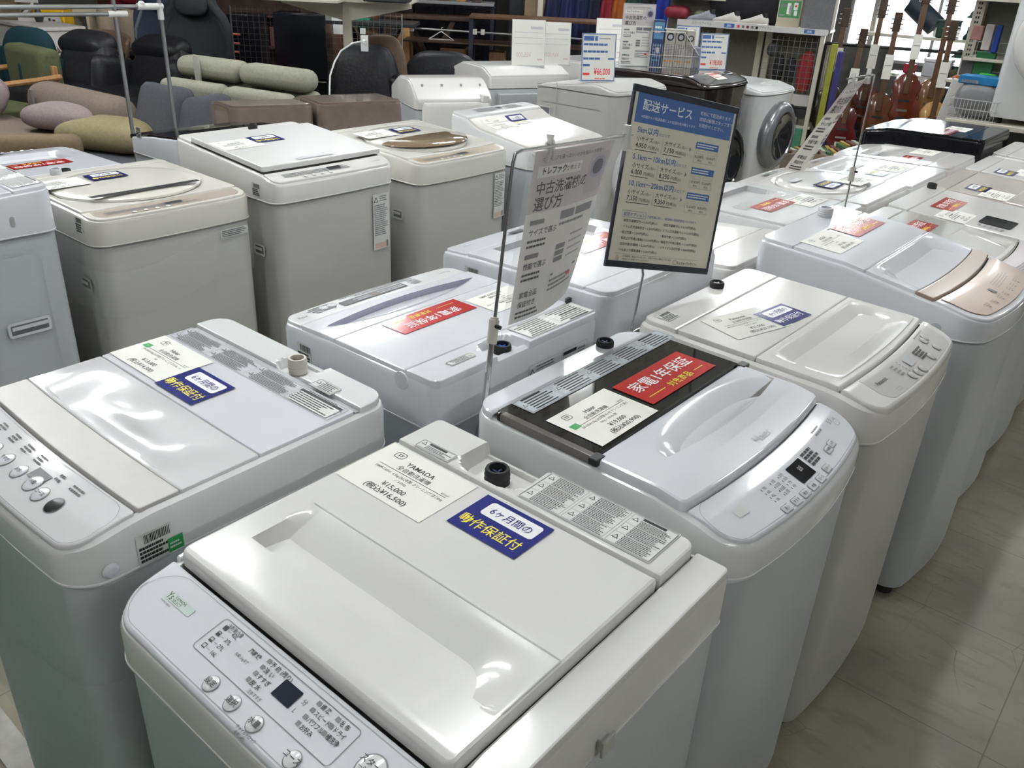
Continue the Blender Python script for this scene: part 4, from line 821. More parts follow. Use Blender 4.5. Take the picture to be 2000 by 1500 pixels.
b = MB(); F = S2.F(-.02, -.245, 0, .002); b.rect(-.06, .06, -.05, .05, F, PAPER, 0, 2, 2); b.scrib(-.05, .05, -.03, .03, 4, F, REDI, .0003, seed=3); b.build('price_card', S2.t, smooth=0)
b = MB(); F = S2.F(.17, -.2, 0, .002); b.frame(-.06, .06, -.05, .05, .008, F, GREY, 0, .01); b.rect(-.01, .01, -.05, .05, F, GREY); b.build('detergent_flap', S2.t, smooth=0)
S3 = drum('white drum washing machine with a silver-grey round door', .56, .62, .925, .93, (-2.80, 5.75), 90, WH, mat('silver_grey_rim', (.30, .31, .33), .2, metal=.5, var=.03), GL, sl=.03, bz=.60, br=.21)
b = MB(); F = S3.F(.0, -.19, 0, .002); b.rect(-.04, .04, -.03, .03, F, GREY); b.build('detergent_flap', S3.t, smooth=0)
# ---------------------------------------------------------------- hanging signs, price stands, basket
IVORY = mat('ivory_plastic', (.6, .58, .52), .35)
CLEAR = mat('clear_film', (.95, .96, .97), .05, alpha=.16, coat=1, bump=.15, bscale=14)
CLIPM = mat('clear_clip_plastic', (.75, .76, .72), .1, alpha=.55, coat=1, bump=.01)
BOARDP = mat('board_paper', (.68, .66, .54), .5, bump=.01)
def pole(label, pts, joint, low):
    t = thing('sign_pole', label, 'sign pole', low[0])
    o = Vector(low[0]); b = MB(); b.tube([Vector(p)-o for p in pts], .0032, CHROME, n=10); b.build('upper_rod', t)
    b = MB(); b.tube([Vector(p)-o for p in low], .0055, CHROME, n=10); b.build('lower_tube', t)
    j = Vector(joint)-o; d = (Vector(pts[1])-Vector(pts[0])).normalized()
    MB().cyl(j-d*.022, j+d*.022, .0095, IVORY, n=14).cyl(j+d*.02, j+d*.026, .0075, IVORY, n=14).cyl(j+Vector((.006, 0, .012)), j+Vector((.017, 0, .012)), .004, DARKP, n=8).build('height_clamp', t)
    MB().lathe([(.035, 0), (.035, .006), (.008, .012)], CHROME, T(0, 0, 0)).build('foot_plate', t)
    return t
def lerp(a, b, t): return [a[i]+(b[i]-a[i])*t for i in range(3)]
def sheet_map(TL, TR, BL, BR, W, H, bulge=.0, off=(0, 0, 0)):
    n = (Vector(TR)-Vector(TL)).cross(Vector(BL)-Vector(TL)).normalized()
    if n.x < 0: n = -n
    def fn(u, v, dz=0):
        s, t = u/W, v/H; p = Vector(lerp(lerp(BL, BR, s), lerp(TL, TR, s), t)); p += n*(bulge*math.sin(PI*s)*(1-t*.7)+.012*bulge*10*math.sin(2*PI*t)*s+dz); return tuple(p+Vector(off))
    return fn
def guide_art(b, fn, W=.21, H=.297, det=1):
    k = W/.21
    b.rect(0, W, 0, H, fn, PAPER, 0, 10, 12); b.rect(0, W, H*.66, H, fn, mat('pinkish_print', (.60, .55, .54), .5, bump=.01), .0004, 10, 6)
    I = INK; r = 1
    b.text('どのタイプを選べばいいのかお悩みのお客様へ', .018*k, H*.945, .0078*k, fn, I, .0008, res=1)
    b.rect(.012*k, .125*k, H*.855, H*.915, fn, PAPER, .0008, 6, 1); b.text('トレファク', .02*k, H*.872, .0135*k, fn, I, .0011, bold=.03, sx=.95); b.text('が教える!', .083*k, H*.874, .0095*k, fn, I, .0011)
    b.text('中古洗濯機の', .014*k, H*.765, .0235*k, fn, I, .0008, bold=.012); b.text('選び方', .014*k, H*.675, .0255*k, fn, I, .0008, bold=.012)
    b.rrect(.148*k, .205*k, H*.70, H*.94, .008*k, fn, mat('pale_washer_print', (.50, .48, .49), .5, bump=.01), .0007); b.rrect(.155*k, .2*k, H*.79, H*.92, .02*k, fn, LILAC, .001); b.rrect(.162*k, .193*k, H*.81, H*.90, .014*k, fn, mat('navy_grey_print', (.08, .08, .12), .5, bump=.01), .0013)
    y = H*.60
    for t, yy in (('サイズで選ぶ', H*.53), ('性能で選ぶ', H*.33)):
        b.rect(.014*k, .05*k, yy+.018*k, yy+.026*k, fn, GINK, .0008); b.text(t, .014*k, yy, .0125*k, fn, I, .0008, bold=.01); b.scrib(.014*k, .075*k, yy-.024*k, yy-.006*k, 2, fn, I, .0008, seed=3, lo=.004, hi=.01)
    b.text('家電全品', .016*k, H*.155, .0125*k, fn, I, .0008, bold=.01); b.text('保証付き', .016*k, H*.095, .0125*k, fn, I, .0008, bold=.01); b.scrib(.014*k, .08*k, H*.02, H*.075, 2, fn, I, .0008, seed=5, lo=.004, hi=.01)
    for u0, u1, v0, v1 in ((.095, .135, .585, .635), (.14, .195, .585, .635), (.1, .128, .40, .43), (.1, .128, .36, .39), (.1, .128, .32, .35), (.1, .195, .235, .25)): b.rect(u0*k, u1*k, v0*H, v1*H, fn, GINK, .0008)
    b.scrib(.095*k, .19*k, H*.54, H*.575, 1, fn, GINK, .0008, seed=7); 
    for j in range(4): b.scrib(.14*k, .2*k, H*(.32+.045*j), H*(.345+.045*j), 1, fn, LINK, .0008, seed=11+j, lo=.004, hi=.01)
    b.scrib(.1*k, .19*k, H*.13, H*.22, 3, fn, GINK, .0008, seed=9, lo=.004, hi=.012); b.rect(.165*k, .18*k, H*.18, H*.205, fn, REDI, .001)
def clip(parent, p, name='clip'):
    b = MB()
    for s in (-1, 1):
        b.box(-.008, .008, -.0025, .0025, -.028, .02, CLIPM, T(*p) @ RX(s*10) @ T(0, s*.004, 0), tx=.001)
    b.tube([(p[0]+.005*math.cos(a), p[1]+.006*math.sin(a), p[2]+.004) for a in [2*PI*i/12 for i in range(12)]], .0015, CHROME, n=6, closed=True)
    return b.build(name, parent, bevel=.001)
zt = 1.305
P1 = pole('chrome pole between the smoked-window and red-label machines, its arm holding the guide sheet', [(-.905, 1.035, .86), (-.943, 1.13, 1.285), (-.944, 1.137, 1.302), (-.944, 1.155, zt), (-.913, 1.455, zt)], (-.9165, 1.064, 1.00), [(-.925, .985, 0), (-.918, 1.0, .7), (-.905, 1.035, .86), (-.917, 1.062, .985)])
t = thing('hanging_guide_sheet', 'washing machine guide sheet in a clear sleeve hanging from the left pole arm', 'poster', (-.94, 1.2, 1.3)); off = (.94, -1.2, -1.3)
TL, TR, BL, BR = (-.945, 1.195, 1.298), (-.925, 1.415, 1.298), (-.985, 1.188, .955), (-.985, 1.375, .975)
b = MB(); guide_art(b, sheet_map(TL, TR, BL, BR, .21, .297, .014, off)); b.build('sheet', t, smooth=0)
b = MB(); fs = sheet_map((-.945, 1.175, 1.302), (-.908, 1.465, 1.318), (-.99, 1.170, .94), (-.99, 1.39, .96), 1, 1, .02, off); b.grid(lambda u, v: fs(u, v, .0025), 16, 16, CLEAR); b.build('clear_sleeve', t, smooth=60)
clip(t, (-.002, 0.03, .004)); clip(t, (.027, .235, .004))
# service board
Bd = thing('service_board', 'delivery service price board with dark frame and blue header on a chrome pole', 'sign board', (-.905, 1.607, .992)); Bd.rotation_mode = 'YXZ'; Bd.rotation_euler = (math.radians(-8.2), math.radians(11.3), math.radians(71.4))
FRM = mat('charcoal_frame', (.03, .035, .045), .35, bump=.01); w2, h2 = .152, .375
MB().box(-w2, w2, -.003, .004, 0, .014, FRM).box(-w2, w2, -.003, .004, h2-.014, h2, FRM).box(-w2, -w2+.006, -.003, .004, .014, h2-.014, FRM).box(w2-.006, w2, -.003, .004, .014, h2-.014, FRM).build('frame', Bd, bevel=.001)
f2 = lambda u, v, dz=0: (u, -.0012-dz, v)
b = MB(); b.rect(-w2+.006, w2-.006, .014, h2-.014, f2, BOARDP); b.rect(-w2+.014, w2-.012, .302, h2-.014, f2, BLUE, .0003)
wi = WINK
b.text('配送サービス', -.122, .330, .0235, f2, wi, .0006, bold=.012); b.text('※店舗からの配送距離により配送料金が異なります。', -.122, .313, .0068, f2, wi, .0006, res=1)
for i, s_ in enumerate(('有料にて配送承ります。', '詳細は経験スタッフまで', 'お問合せください。')): b.text(s_, .04, .343-.0125*i, .0092, f2, wi, .0006, res=1)
BK2 = BLUE
for r_, (a, p1, p2, q1, q2) in enumerate((('5km以内', '4,950', '7,150', '8,250円', '10,450円'), ('5.1km－10km以内', '6,000', '8,250', '10,450円', '12,650円'), ('10.1km－20km以内', '7,150', '9,350', '12,650円', '14,850円'))):
    y = .283-r_*.0545; L = -.126
    V, _f2 = text_geo(a, 2, .012); wd = max(p[0] for p in V)*.0158
    b.text(a, L, y, .0158, f2, BLUE, .0003, bold=.012); b.text('のエリア', L+wd+.002, y, .0078, f2, BLUE, .0003)
    b.text('小サイズ', L+.002, y-.0165, .0115, f2, INK, .0003); b.text('(1点)～', L+.047, y-.0165, .0068, f2, INK, .0003); b.text(p1, L+.002, y-.030, .0135, f2, INK, .0003, bold=.008); b.text('円(税込)', L+.036, y-.030, .0085, f2, INK, .0003); b.scrib(L+.002, L+.065, y-.0365, y-.0335, 1, f2, INK, .0003, seed=r_, lo=.002, hi=.006)
    b.text('大サイズ', L+.080, y-.0165, .0115, f2, INK, .0003); b.text('(1点)～', L+.125, y-.0165, .0068, f2, INK, .0003); b.text(p2, L+.080, y-.030, .0135, f2, INK, .0003, bold=.008); b.text('円(税込)', L+.114, y-.030, .0085, f2, INK, .0003); b.scrib(L+.080, L+.143, y-.0365, y-.0335, 1, f2, INK, .0003, seed=r_+9, lo=.002, hi=.006)
    b.rect(L+.074, L+.0745, y-.036, y-.006, f2, GINK, .0003); b.poly([(.027, y-.02), (.027, y-.010), (.0325, y-.015)], f2, GINK, .0003)
    b.rect(.044, .112, y-.010, y+.004, f2, BLUE, .0003); b.scrib(.047, .109, y-.008, y+.002, 2, f2, wi, .0005, seed=r_+20, lo=.003, hi=.008); b.frame(.044, .112, y-.040, y-.010, .0005, f2, GINK, .0003)
    for u, s_ in ((.047, q1), (.080, q2)): b.frame(u+.002, u+.028, y-.0205, y-.0145, .0004, f2, GINK, .0003); b.text(s_, u, y-.0295, .0078, f2, INK, .0003); b.text('(税込)', u+.015, y-.0365, .005, f2, INK, .0003, 'c')
b.frame(-.128, -.062, .108, .122, .0006, f2, BLUE, .0003); b.text('配送オプション', -.124, .1115, .0085, f2, BLUE, .0003); b.text('下記作業に関し、1配送毎に追加料金をいただきます。', -.058, .1115, .0062, f2, BLUE, .0003, res=1)
for i, (a, c) in enumerate((('・縦型洗濯機取付 + 3,300円(税込)', '・縦型洗濯機 外し + 1,100円(税込)'), ('・ドラム式洗濯機取付 + 5,500円(税込)', '・ドラム式洗濯機 外し + 2,200円(税込)'), ('・組立作業 + 2,200円(税込)', '・解体作業 + 2,200円(税込)'), ('・階段上げ作業(1階毎) + 1,100円(税込)', '・階段下げ作業(1階毎) + 1,100円(税込)'), ('・回収作業(同種類) + 2,200円(税込)', '・リサイクル回収作業 + 4,400円(税込)'), ('・500L以上冷蔵庫運搬 + 6,600円(税込)', ''))):
    y = .0985-.0125*i; b.text(a, -.128, y, .0068, f2, INK, .0003, res=1)
    if c: b.text(c, -.014, y, .0068, f2, INK, .0003, res=1)
b.rect(-.13, .115, .0295, .0300, f2, GINK, .0003); b.tri(-.122, .020, .008, f2, mat('orange_ink', (.6, .25, .03), .5, bump=.01), .0003); b.text('ご注意', -.130, .0155, .0042, f2, INK, .0003, res=1)
b.text('※冷蔵庫等、商品のサイズにより、お受けできない場合がございます。', -.108, .0235, .0046, f2, INK, .0003, res=1); b.text('※状況により変更させていただきます。', -.108, .0172, .0046, f2, INK, .0003, res=1)
b.frame(.040, .050, .0165, .026, .0008, f2, INK, .0003, .002); b.text('トレジャーファクトリー', .052, .0175, .0078, f2, INK, .0003, bold=.02, sx=.72, res=1)
b.build('printed_face', Bd, smooth=0)
pole('chrome pole carrying the delivery service board', [(-.912, 1.53, .80), (-.922, 1.575, .985), (-.952, 1.575, 1.10)], (-.911, 1.535, .79), [(-.935, 1.50, 0), (-.93, 1.505, .6), (-.908, 1.53, .80)])
P3 = pole('far chrome pole in the centre column, its arm holding a curled sheet', [(-.972, 2.96, .86), (-.998, 3.045, 1.30), (-.998, 3.04, 1.312), (-.998, 3.02, 1.315), (-1.0, 2.80, 1.315)], (-.980, 2.985, .995), [(-.93, 2.93, 0), (-.925, 2.93, .6), (-.972, 2.96, .86)])
t = thing('hanging_guide_sheet', 'curled guide sheet hanging from the far chrome pole arm', 'poster', (-1.0, 2.9, 1.3)); off = (1.0, -2.9, -1.3)
b = MB(); guide_art(b, sheet_map((-1.0, 2.83, 1.305), (-1.015, 3.04, 1.31), (-1.165, 2.845, 1.0), (-1.15, 2.99, 1.0), .21, .297, .03, off)); b.build('sheet', t, smooth=0)
clip(t, (0, -.05, .01)); clip(t, (-.01, .12, .012))
# price stands on the machines
def price_stand(label, loc, rz, w, h, front=True, price='¥66,000', lean=6, blank=False, sleeve=True):
    t = thing('price_stand', label, 'price sign', loc, math.radians(rz)); R_ = RX(-lean); f = lambda u, v, dz=0: tuple(R_ @ Vector((u, -dz, v+.004)))
    MB().box(-w/2-.003, w/2+.003, 0, .003, .002, h+.006, mat('acrylic_holder', (.7, .72, .75), .1, alpha=.5, coat=1, bump=.01), R_).box(-w/2-.003, w/2+.003, -.03, .04, 0, .003, mat('acrylic_holder', (.7, .72, .75), .1)).build('holder', t, bevel=.0008)
    b = MB(); b.rect(-w/2, w/2, 0, h, f, PAPER, .001); pk = mat('faint_pink_print', (.66, .50, .47), .6, bump=.01); pg = mat('faint_grey_print', (.56, .55, .57), .6, bump=.01)
    if front:
        b.frame(-w/2, w/2, 0, h, .004, f, BLUE, .0015); b.rect(-w*.46, -w*.16, h*.85, h*.95, f, BLUE, .0015); b.rect(-w*.13, -w*.05, h*.85, h*.95, f, BLUE, .0015); b.scrib(0, w*.42, h*.87, h*.93, 1, f, LINK, .0015, seed=4)
        for k, v in enumerate((.75, .60, .45)): b.scrib(-w*.46, w*(.46 if k < 2 else .1), h*v, h*(v+.05), 1, f, BLUE, .0015, seed=3+k, lo=.02, hi=.035, fill=.9, gap=.15)
        b.rect(w*.28, w*.46, h*.455, h*.49, f, BLUE, .0015); b.rect(-w*.46, -w*.26, h*.31, h*.36, f, BLUE, .0015); b.rect(-w*.46, -w*.26, h*.12, h*.17, f, REDI, .0015)
        b.text(price, w*.12, h*.13, h*.2, f, REDI, .0015, 'c', bold=.015, sx=.62 if len(price) < 8 else .52); b.scrib(-w*.1, w*.3, h*.03, h*.07, 1, f, REDI, .0015, seed=8, lo=.01, hi=.03)
    elif not blank:   # print showing through from the other side
        for k, v in enumerate((.72, .60, .47)): b.rect(-w*.44, w*.44, h*v, h*(v+.012), f, pg, .0015)
        b.rect(w*.06, w*.44, h*.80, h*.86, f, pg, .0015); b.text(price, 0, 0, .001, f, pk, .0015)
        g = lambda u, v, dz=0: f(-u, v, dz); b.text(price, w*.14, h*.18, h*.15, g, pk, .0015, 'c', sx=.75); b.rect(w*.28, w*.44, h*.12, h*.15, f, pk, .0015)
    b.build('paper', t, smooth=0); return t
price_stand('price sign reading 66,000 yen in red on the recessed-pull drum machine', (-2.93, 4.235, .995), 58, .205, .25)
price_stand('reverse of a white price sign on the white drum machine behind', (-3.88, 4.76, .955), 50, .225, .285, False, '¥55,000')
price_stand('reverse of a white price sign beside the clothes, behind the 66,000 yen sign', (-3.86, 5.70, .965), 50, .215, .27, False, '¥69,000')
price_stand('reverse of a white price sign, second from the left on the rear drum machine', (-3.82, 4.99, .955), 50, .20, .27, False, '¥69,000')
price_stand('price sign reading 198,000 yen in red beside the wire basket', (-2.76, 5.27, 1.018), 48, .18, .215, True, '¥198,000')
price_stand('white price sign seen through the end of the wire basket', (-3.0, 5.34, 1.018), 48, .16, .24, True, '¥88,000')
t = thing('guide_stand', 'tall guide sheet stand beside the wire basket on the dark drum machine', 'poster', (-3.17, 4.98, 1.018), math.radians(50)); b = MB(); f = lambda u, v, dz=0: (u-.105, -.003-dz, v+.003); guide_art(b, f, .21, .36); b.build('sheet', t, smooth=0)
MB().box(-.107, .107, -.002, .001, 0, .37, mat('acrylic_holder', (.7, .72, .75), .1)).box(-.107, .107, -.03, .04, 0, .003, mat('acrylic_holder', (.7, .72, .75), .1)).build('holder', t)
# wire basket with boxes
t = thing('wire_basket', 'white wire basket holding filter boxes on the dark drum washing machine', 'basket', (-2.985, 5.195, 1.018), math.radians(40)); b = MB(); WW = mat('white_coated_wire', (.72, .71, .69), .35, bump=.01)
bw, bd, bh, lo_ = .19, .075, .215, .085
def top(x): return bh if x < .02 else max(lo_, bh-(x-.02)*1.35)
for x in [-bw+.0158*i for i in range(25)]:
    b.tube([(x, -bd, top(x)*.66), (x, -bd, 0), (x, bd, 0), (x, bd, top(x)*.66)], .0011, WW, n=5)
for y in (-bd, bd): b.tube([(-bw, y, bh), (.02, y, bh), (.125, y, lo_), (bw, y, lo_)], .0026, WW, n=6); b.tube([(-bw, y, .075), (bw, y, .075)], .0018, WW, n=5); b.tube([(-bw, y, 0), (bw, y, 0)], .002, WW, n=5)
for x, z in ((-bw, bh), (bw, lo_), (-bw, 0), (bw, 0)): b.tube([(x, -bd, z), (x, bd, z)], .0026, WW, n=6)
for y in (-bd, bd): b.tube([(-bw, y, 0), (-bw, y, bh)], .0022, WW, n=5); b.tube([(bw, y, 0), (bw, y, lo_)], .0022, WW, n=5)
b.build('wires', t)
bx_m = mat('box_beige_grey', (.42, .40, .36), .5, bump=.01)
def carton(label, x, w, h, m, front, rz=0, y=-.01, d=.11):
    ca = math.radians(40); X = -2.985+x*math.cos(ca)-y*math.sin(ca); Y = 5.195+x*math.sin(ca)+y*math.cos(ca)
    c = thing('filter_box', label, 'box', (X, Y, 1.0225), ca, 'boxes in the wire basket'); MB().box(-w/2, w/2, -d/2, d/2, 0, h, m).build('carton', c, bevel=.001)
    b = MB(); f = lambda u, v, dz=0: (u, -d/2-.0006-dz, v); front(b, f, w, h); b.build('printed_face', c, smooth=0); return c
def fr_round(b, f, w, h): b.rrect(-w*.36, w*.36, h*.70, h*.70+w*.72, w*.355, f, DARKP); b.rrect(-w*.22, w*.22, h*.74, h*.74+w*.44, w*.2, f, GREY, .0004); b.scrib(-w*.4, w*.4, h*.25, h*.62, 9, f, GINK, .0003, seed=4, lo=.004, hi=.01); b.scrib(-w*.4, w*.4, h*.12, h*.2, 1, f, mat('orange_ink', (.6, .25, .03), .5), .0003, seed=5)
def fr_blue(b, f, w, h): b.rect(-w*.46, w*.46, h*.6, h*.96, f, mat('sky_print', (.10, .25, .42), .5, bump=.01)); b.scrib(-w*.4, w*.4, h*.7, h*.9, 2, f, WINK, .0003, seed=4, lo=.01, hi=.02); b.scrib(-w*.4, w*.4, h*.1, h*.5, 5, f, mat('sky_print', (.10, .25, .42), .5), .0003, seed=6, lo=.01, hi=.02); b.rrect(-w*.1, w*.2, h*.3, h*.42, .006, f, mat('pinkish_print', (.60, .55, .54), .5), .0006)
carton('tall navy filter box at the left end of the wire basket', -.145, .068, .275, mat('navy_box', (.03, .06, .16), .45, bump=.01), fr_blue)
carton('beige filter box with a round window, next to the navy box', -.068, .066, .225, bx_m, fr_round)
carton('beige filter box with a round window, middle of the wire basket', .0, .064, .225, bx_m, fr_round)
carton('beige filter box with a dark round window, third from the navy box', .064, .055, .222, bx_m, fr_round)
c = carton('lavender and grey box lying tilted at the right end of the wire basket', .135, .07, .12, LILAC, lambda b, f, w, h: b.rect(-w*.4, w*.4, h*.1, h*.4, f, GREY), y=0)
# ---------------------------------------------------------------- furniture department behind the machines
def fab(n, c, r=.85, v=.12, s=60, b=.25, bs=350): return mat(n, c, r, var=v, vscale=s, bump=b, bscale=bs, spec=.2)
F_TAUPE = fab('taupe_fabric', (.20, .16, .135)); F_KHAKI = fab('khaki_fabric', (.25, .215, .12)); F_BROWN = fab('brown_fabric', (.17, .125, .08)); F_DGREY = fab('charcoal_fabric', (.075, .078, .09))
F_MAUVE = fab('mauve_fabric', (.27, .22, .22)); F_SAGE = fab('sage_fabric', (.30, .30, .24)); F_GREEN = fab('green_tweed', (.10, .11, .055)); F_TEAL = fab('teal_velvet', (.012, .04, .05)); F_BEIGE = fab('beige_fabric', (.30, .24, .18))
LEA = mat('black_leather', (.010, .010, .012), .45, var=.2, bump=.25, bscale=40, spec=.25); LEA2 = mat('charcoal_leather', (.018, .018, .021), .45, var=.2, bump=.25, bscale=40, spec=.3)
WOOD = mat('oak_wood', (.36, .19, .07), .45, var=.3, vscale=8, stretch=(1, 12, 1)); DWOOD = mat('dark_walnut', (.045, .021, .011), .5, var=.4, vscale=8, stretch=(1, 10, 1)); MWOOD = mat('reddish_wood', (.10, .042, .018), .5, var=.3, vscale=8, stretch=(10, 1, 1))
METAL = mat('grey_steel_tube', (.32, .33, .33), .35, metal=.8, var=.03); NAVYM = mat('navy_metal', (.012, .015, .03), .4, bump=.02); CREAMM = mat('cream_steel', (.56, .53, .45), .4, var=.02); WFURN = mat('white_furniture', (.52, .50, .48), .5, var=.03)
def rb(name, parent, x0, x1, y0, y1, z0, z1, m, bev=.05, M=None, seg=4, tx=0, ty=0, **k): return MB().box(x0, x1, y0, y1, z0, z1, m, M, tx, ty).build(name, parent, bevel=bev, seg=seg, smooth=60, **k)
def pad(name, parent, w, d, h, m, M=None, p=3.4, n=22, pinch=0):
    """a stuffed cushion: superellipse outline, thick in the middle"""
    b = MB(); 
    def pt(u, v):
        a = 2*PI*u; c = PI*(v-.5); ca, sa = math.cos(a), math.sin(a); q = (abs(ca)**p+abs(sa)**p)**(-1/p); cc = math.cos(c); r = (abs(cc)**.55); s_ = math.sin(c)
        k = 1+pinch*(abs(ca*sa)*2)**2
        V = Vector((w/2*ca*q*r*k, d/2*sa*q*r*k, h/2*(abs(s_)**.9)*(1 if s_ > 0 else -1))); return tuple(M @ V) if M else tuple(V)
    b.grid(pt, n*2, n, m); return b.build(name, parent, smooth=80)
# garment rack of grey tubes standing behind the back row
t = thing('tube_rack', 'grey metal tube rack with white corner joints standing behind the back-left machines', 'rack', (-3.69, 1.83, 0)); b = MB()
JW = mat('white_joint_plastic', (.62, .62, .61), .35)
RK = [((0, 0, 0), (0, 0, 1.9)), ((0, .2, 0), (0, .2, 1.9)), ((0, -1.5, 1.325), (0, .0, 1.325)), ((0, -1.5, 1.352), (0, .2, 1.352)), ((-.12, -1.5, 1.345), (-.12, .15, 1.345)), ((0, -1.5, 0), (0, -1.5, 1.9))]
for p, q in RK: MB().cyl(p, q, .0085, METAL, n=12).build('tube', t)
MB().cyl((0, .05, 1.325), (0, -.03, 1.325), .0125, JW).cyl((0, .10, 1.352), (0, .212, 1.352), .013, JW).cyl((0, .2, 1.365), (0, .2, 1.30), .0125, JW).build('corner_joint', t)
MB().lathe([(.013, -.004), (.013, .004), (.006, .010)], JW, T(0, .12, 1.364)).build('knob', t)
# khaki-brown sofa, nearest at left
t = thing('sofa', 'khaki brown fabric sofa with a broad flat arm at the left edge, behind the machines', 'sofa', (-5.22, 1.76, 0), math.radians(52))
rb('arm', t, -.55, .48, -.09, .07, .12, .62, F_BROWN, .05); rb('seat', t, -.5, .42, .08, .42, .15, .42, F_BROWN, .05); rb('back_cushion', t, -.62, -.30, .02, .45, .40, .76, F_BROWN, .08)
# dark sofa with loose cushions
t = thing('sofa', 'low charcoal fabric sofa with loose cushions, behind the tube rack', 'sofa', (-4.95, 2.62, 0))
rb('seat', t, -1.05, .70, -.40, .40, .12, .40, F_DGREY, .05); rb('backrest', t, -.60, .70, .36, .54, .12, .60, F_DGREY, .06); rb('arm', t, .70, .84, -.42, .5, .12, .50, F_DGREY, .06)
def loose(label, loc, w, d, h, m, M, group=None, cat='cushion', **k): t = thing('cushion', label, cat, loc, 0, group); pad('cover', t, w, d, h, m, M, **k); return t
loose('dark grey square cushion at the left end of the charcoal sofa, tag beside it', (-5.28, 2.83, .60), .44, .40, .17, F_DGREY, RZ(8) @ RX(68), pinch=.03, p=9)
loose('dark grey square cushion in the middle of the charcoal sofa', (-4.83, 2.84, .60), .44, .38, .17, F_DGREY, RZ(-4) @ RX(66) @ RZ(12), pinch=.03, p=9)
loose('dark grey square cushion at the right end of the charcoal sofa, nearest the taupe machine', (-4.42, 2.80, .585), .40, .37, .17, F_DGREY, RZ(-12) @ RX(62) @ RZ(14), pinch=.03, p=9)
loose('khaki cushion lying flat on the charcoal sofa seat', (-5.48, 2.60, .49), .60, .42, .19, F_KHAKI, RZ(25), pinch=.04, p=8)
loose('mauve grey cushion lying on the taupe sofa next to the khaki cushion', (-6.18, 2.62, .50), .56, .36, .17, F_MAUVE, RZ(30), pinch=0, p=4)
MB().rect(-.045, .045, -.06, .06, lambda u, v, dz=0: (u*.76, u*.65, v), STICK).build('hang_tag', None, label='small white price tag standing on the charcoal sofa beside its left cushion', category='price tag'); bpy.data.objects['hang_tag.002' if 'hang_tag.002' in bpy.data.objects else 'hang_tag.001'].location = (-4.82, 2.52, .55)
# taupe sofa
t = thing('sofa', 'taupe fabric sofa with a long rolled backrest, strapped with a white tag', 'sofa', (-6.25, 2.45, 0))
rb('seat', t, -.85, .42, -.5, .15, .12, .40, F_TAUPE, .05); rb('rolled_backrest', t, -.60, .52, .20, .48, .38, .655, F_TAUPE, .12, RZ(4)); rb('base', t, -.6, .5, .2, .5, .12, .42, F_TAUPE, .05); rb('arm', t, -1.0, -.55, -.55, -.2, .3, .50, F_TAUPE, .06)
MB().box(-.40, -.36, .165, .18, .42, .62, mat('grey_strap', (.16, .15, .14), .4), RZ(4)).build('strap', t); MB().box(-.46, -.39, .14, .145, .42, .62, STICK, RX(-20)).build('hang_tag', t)
loose('round mauve cushion under the wooden arm of the green armchair', (-7.0, 2.42, .56), .34, .30, .26, F_MAUVE, RX(60), p=2.2)
# green armchair
t = thing('armchair', 'green tweed armchair with curved oak arms', 'armchair', (-7.5, 2.82, 0))
rb('backrest', t, -.42, .24, .12, .30, .36, .81, F_GREEN, .05); rb('seat', t, -.42, .24, -.45, .2, .28, .42, F_GREEN, .05)
b = MB(); b.tube([(.36, -.50, .585), (.36, -.25, .59), (.36, .0, .605), (.345, .22, .62)], .022, WOOD); b.build('arm', t)
MB().box(.30, .34, .17, .21, .40, .70, WOOD).build('rear_post', t, bevel=.006); b = MB(); b.tube([(.345, .04, .60), (.36, -.08, .3), (.36, -.1, 0)], .02, WOOD); b.build('leg', t)
b = MB(); b.tube([(-.45, -.5, .585), (-.45, .22, .62)], .022, WOOD); b.build('arm', t)
for x in (-.4, .3): MB().cyl((x, -.42, 0), (x, -.4, .3), .02, WOOD).cyl((x, .2, 0), (x, .22, .4), .02, WOOD).build('leg', t)
# teal wing chair
t = thing('lounge_chair', 'dark teal velvet wing chair behind the green armchair', 'chair', (-8.05, 3.05, 0), math.radians(15)); pad('backrest', t, .62, .16, .58, F_TEAL, T(0, .16, .62) @ RX(-10), p=3); rb('wing', t, .26, .36, -.22, .18, .40, .74, F_TEAL, .045, RY(6)); rb('wing', t, -.36, -.26, -.22, .18, .40, .74, F_TEAL, .045)
rb('seat', t, -.3, .3, -.35, .12, .28, .44, F_TEAL, .05); 
for x in (-.25, .25):
    for y in (-.3, .1): MB().cyl((x, y, 0), (x*.9, y*.9, .3), .015, DWOOD).build('leg', t)
t = thing('armchair', 'dark brown rounded chair at the far left behind the green armchair', 'chair', (-8.15, 2.55, 0)); pad('backrest', t, .5, .16, .5, fab('dark_brown_fabric', (.05, .035, .035)), T(0, .15, .68), p=3); rb('seat', t, -.28, .28, -.35, .15, .25, .45, fab('dark_brown_fabric', (.05, .035, .035)), .05)
t = thing('cabinet', 'white low cabinet behind the teal wing chair', 'cabinet', (-9.35, 3.65, 0)); rb('body', t, -.75, .50, -.0, .4, .0, .80, WFURN, .01); rb('top', t, -.77, .52, -.02, .42, .80, .835, WFURN, .006)
def item(name, label, cat, loc, rz=0, group=None): return thing(name, label, cat, loc, math.radians(rz), group)
t = item('storage_box', 'brown woven box on the white cabinet', 'box', (-9.75, 3.8, .835), 40); rb('body', t, -.13, .13, -.1, .1, 0, .2, mat('wicker_brown', (.13, .10, .06), .7, var=.3, vscale=60), .01)
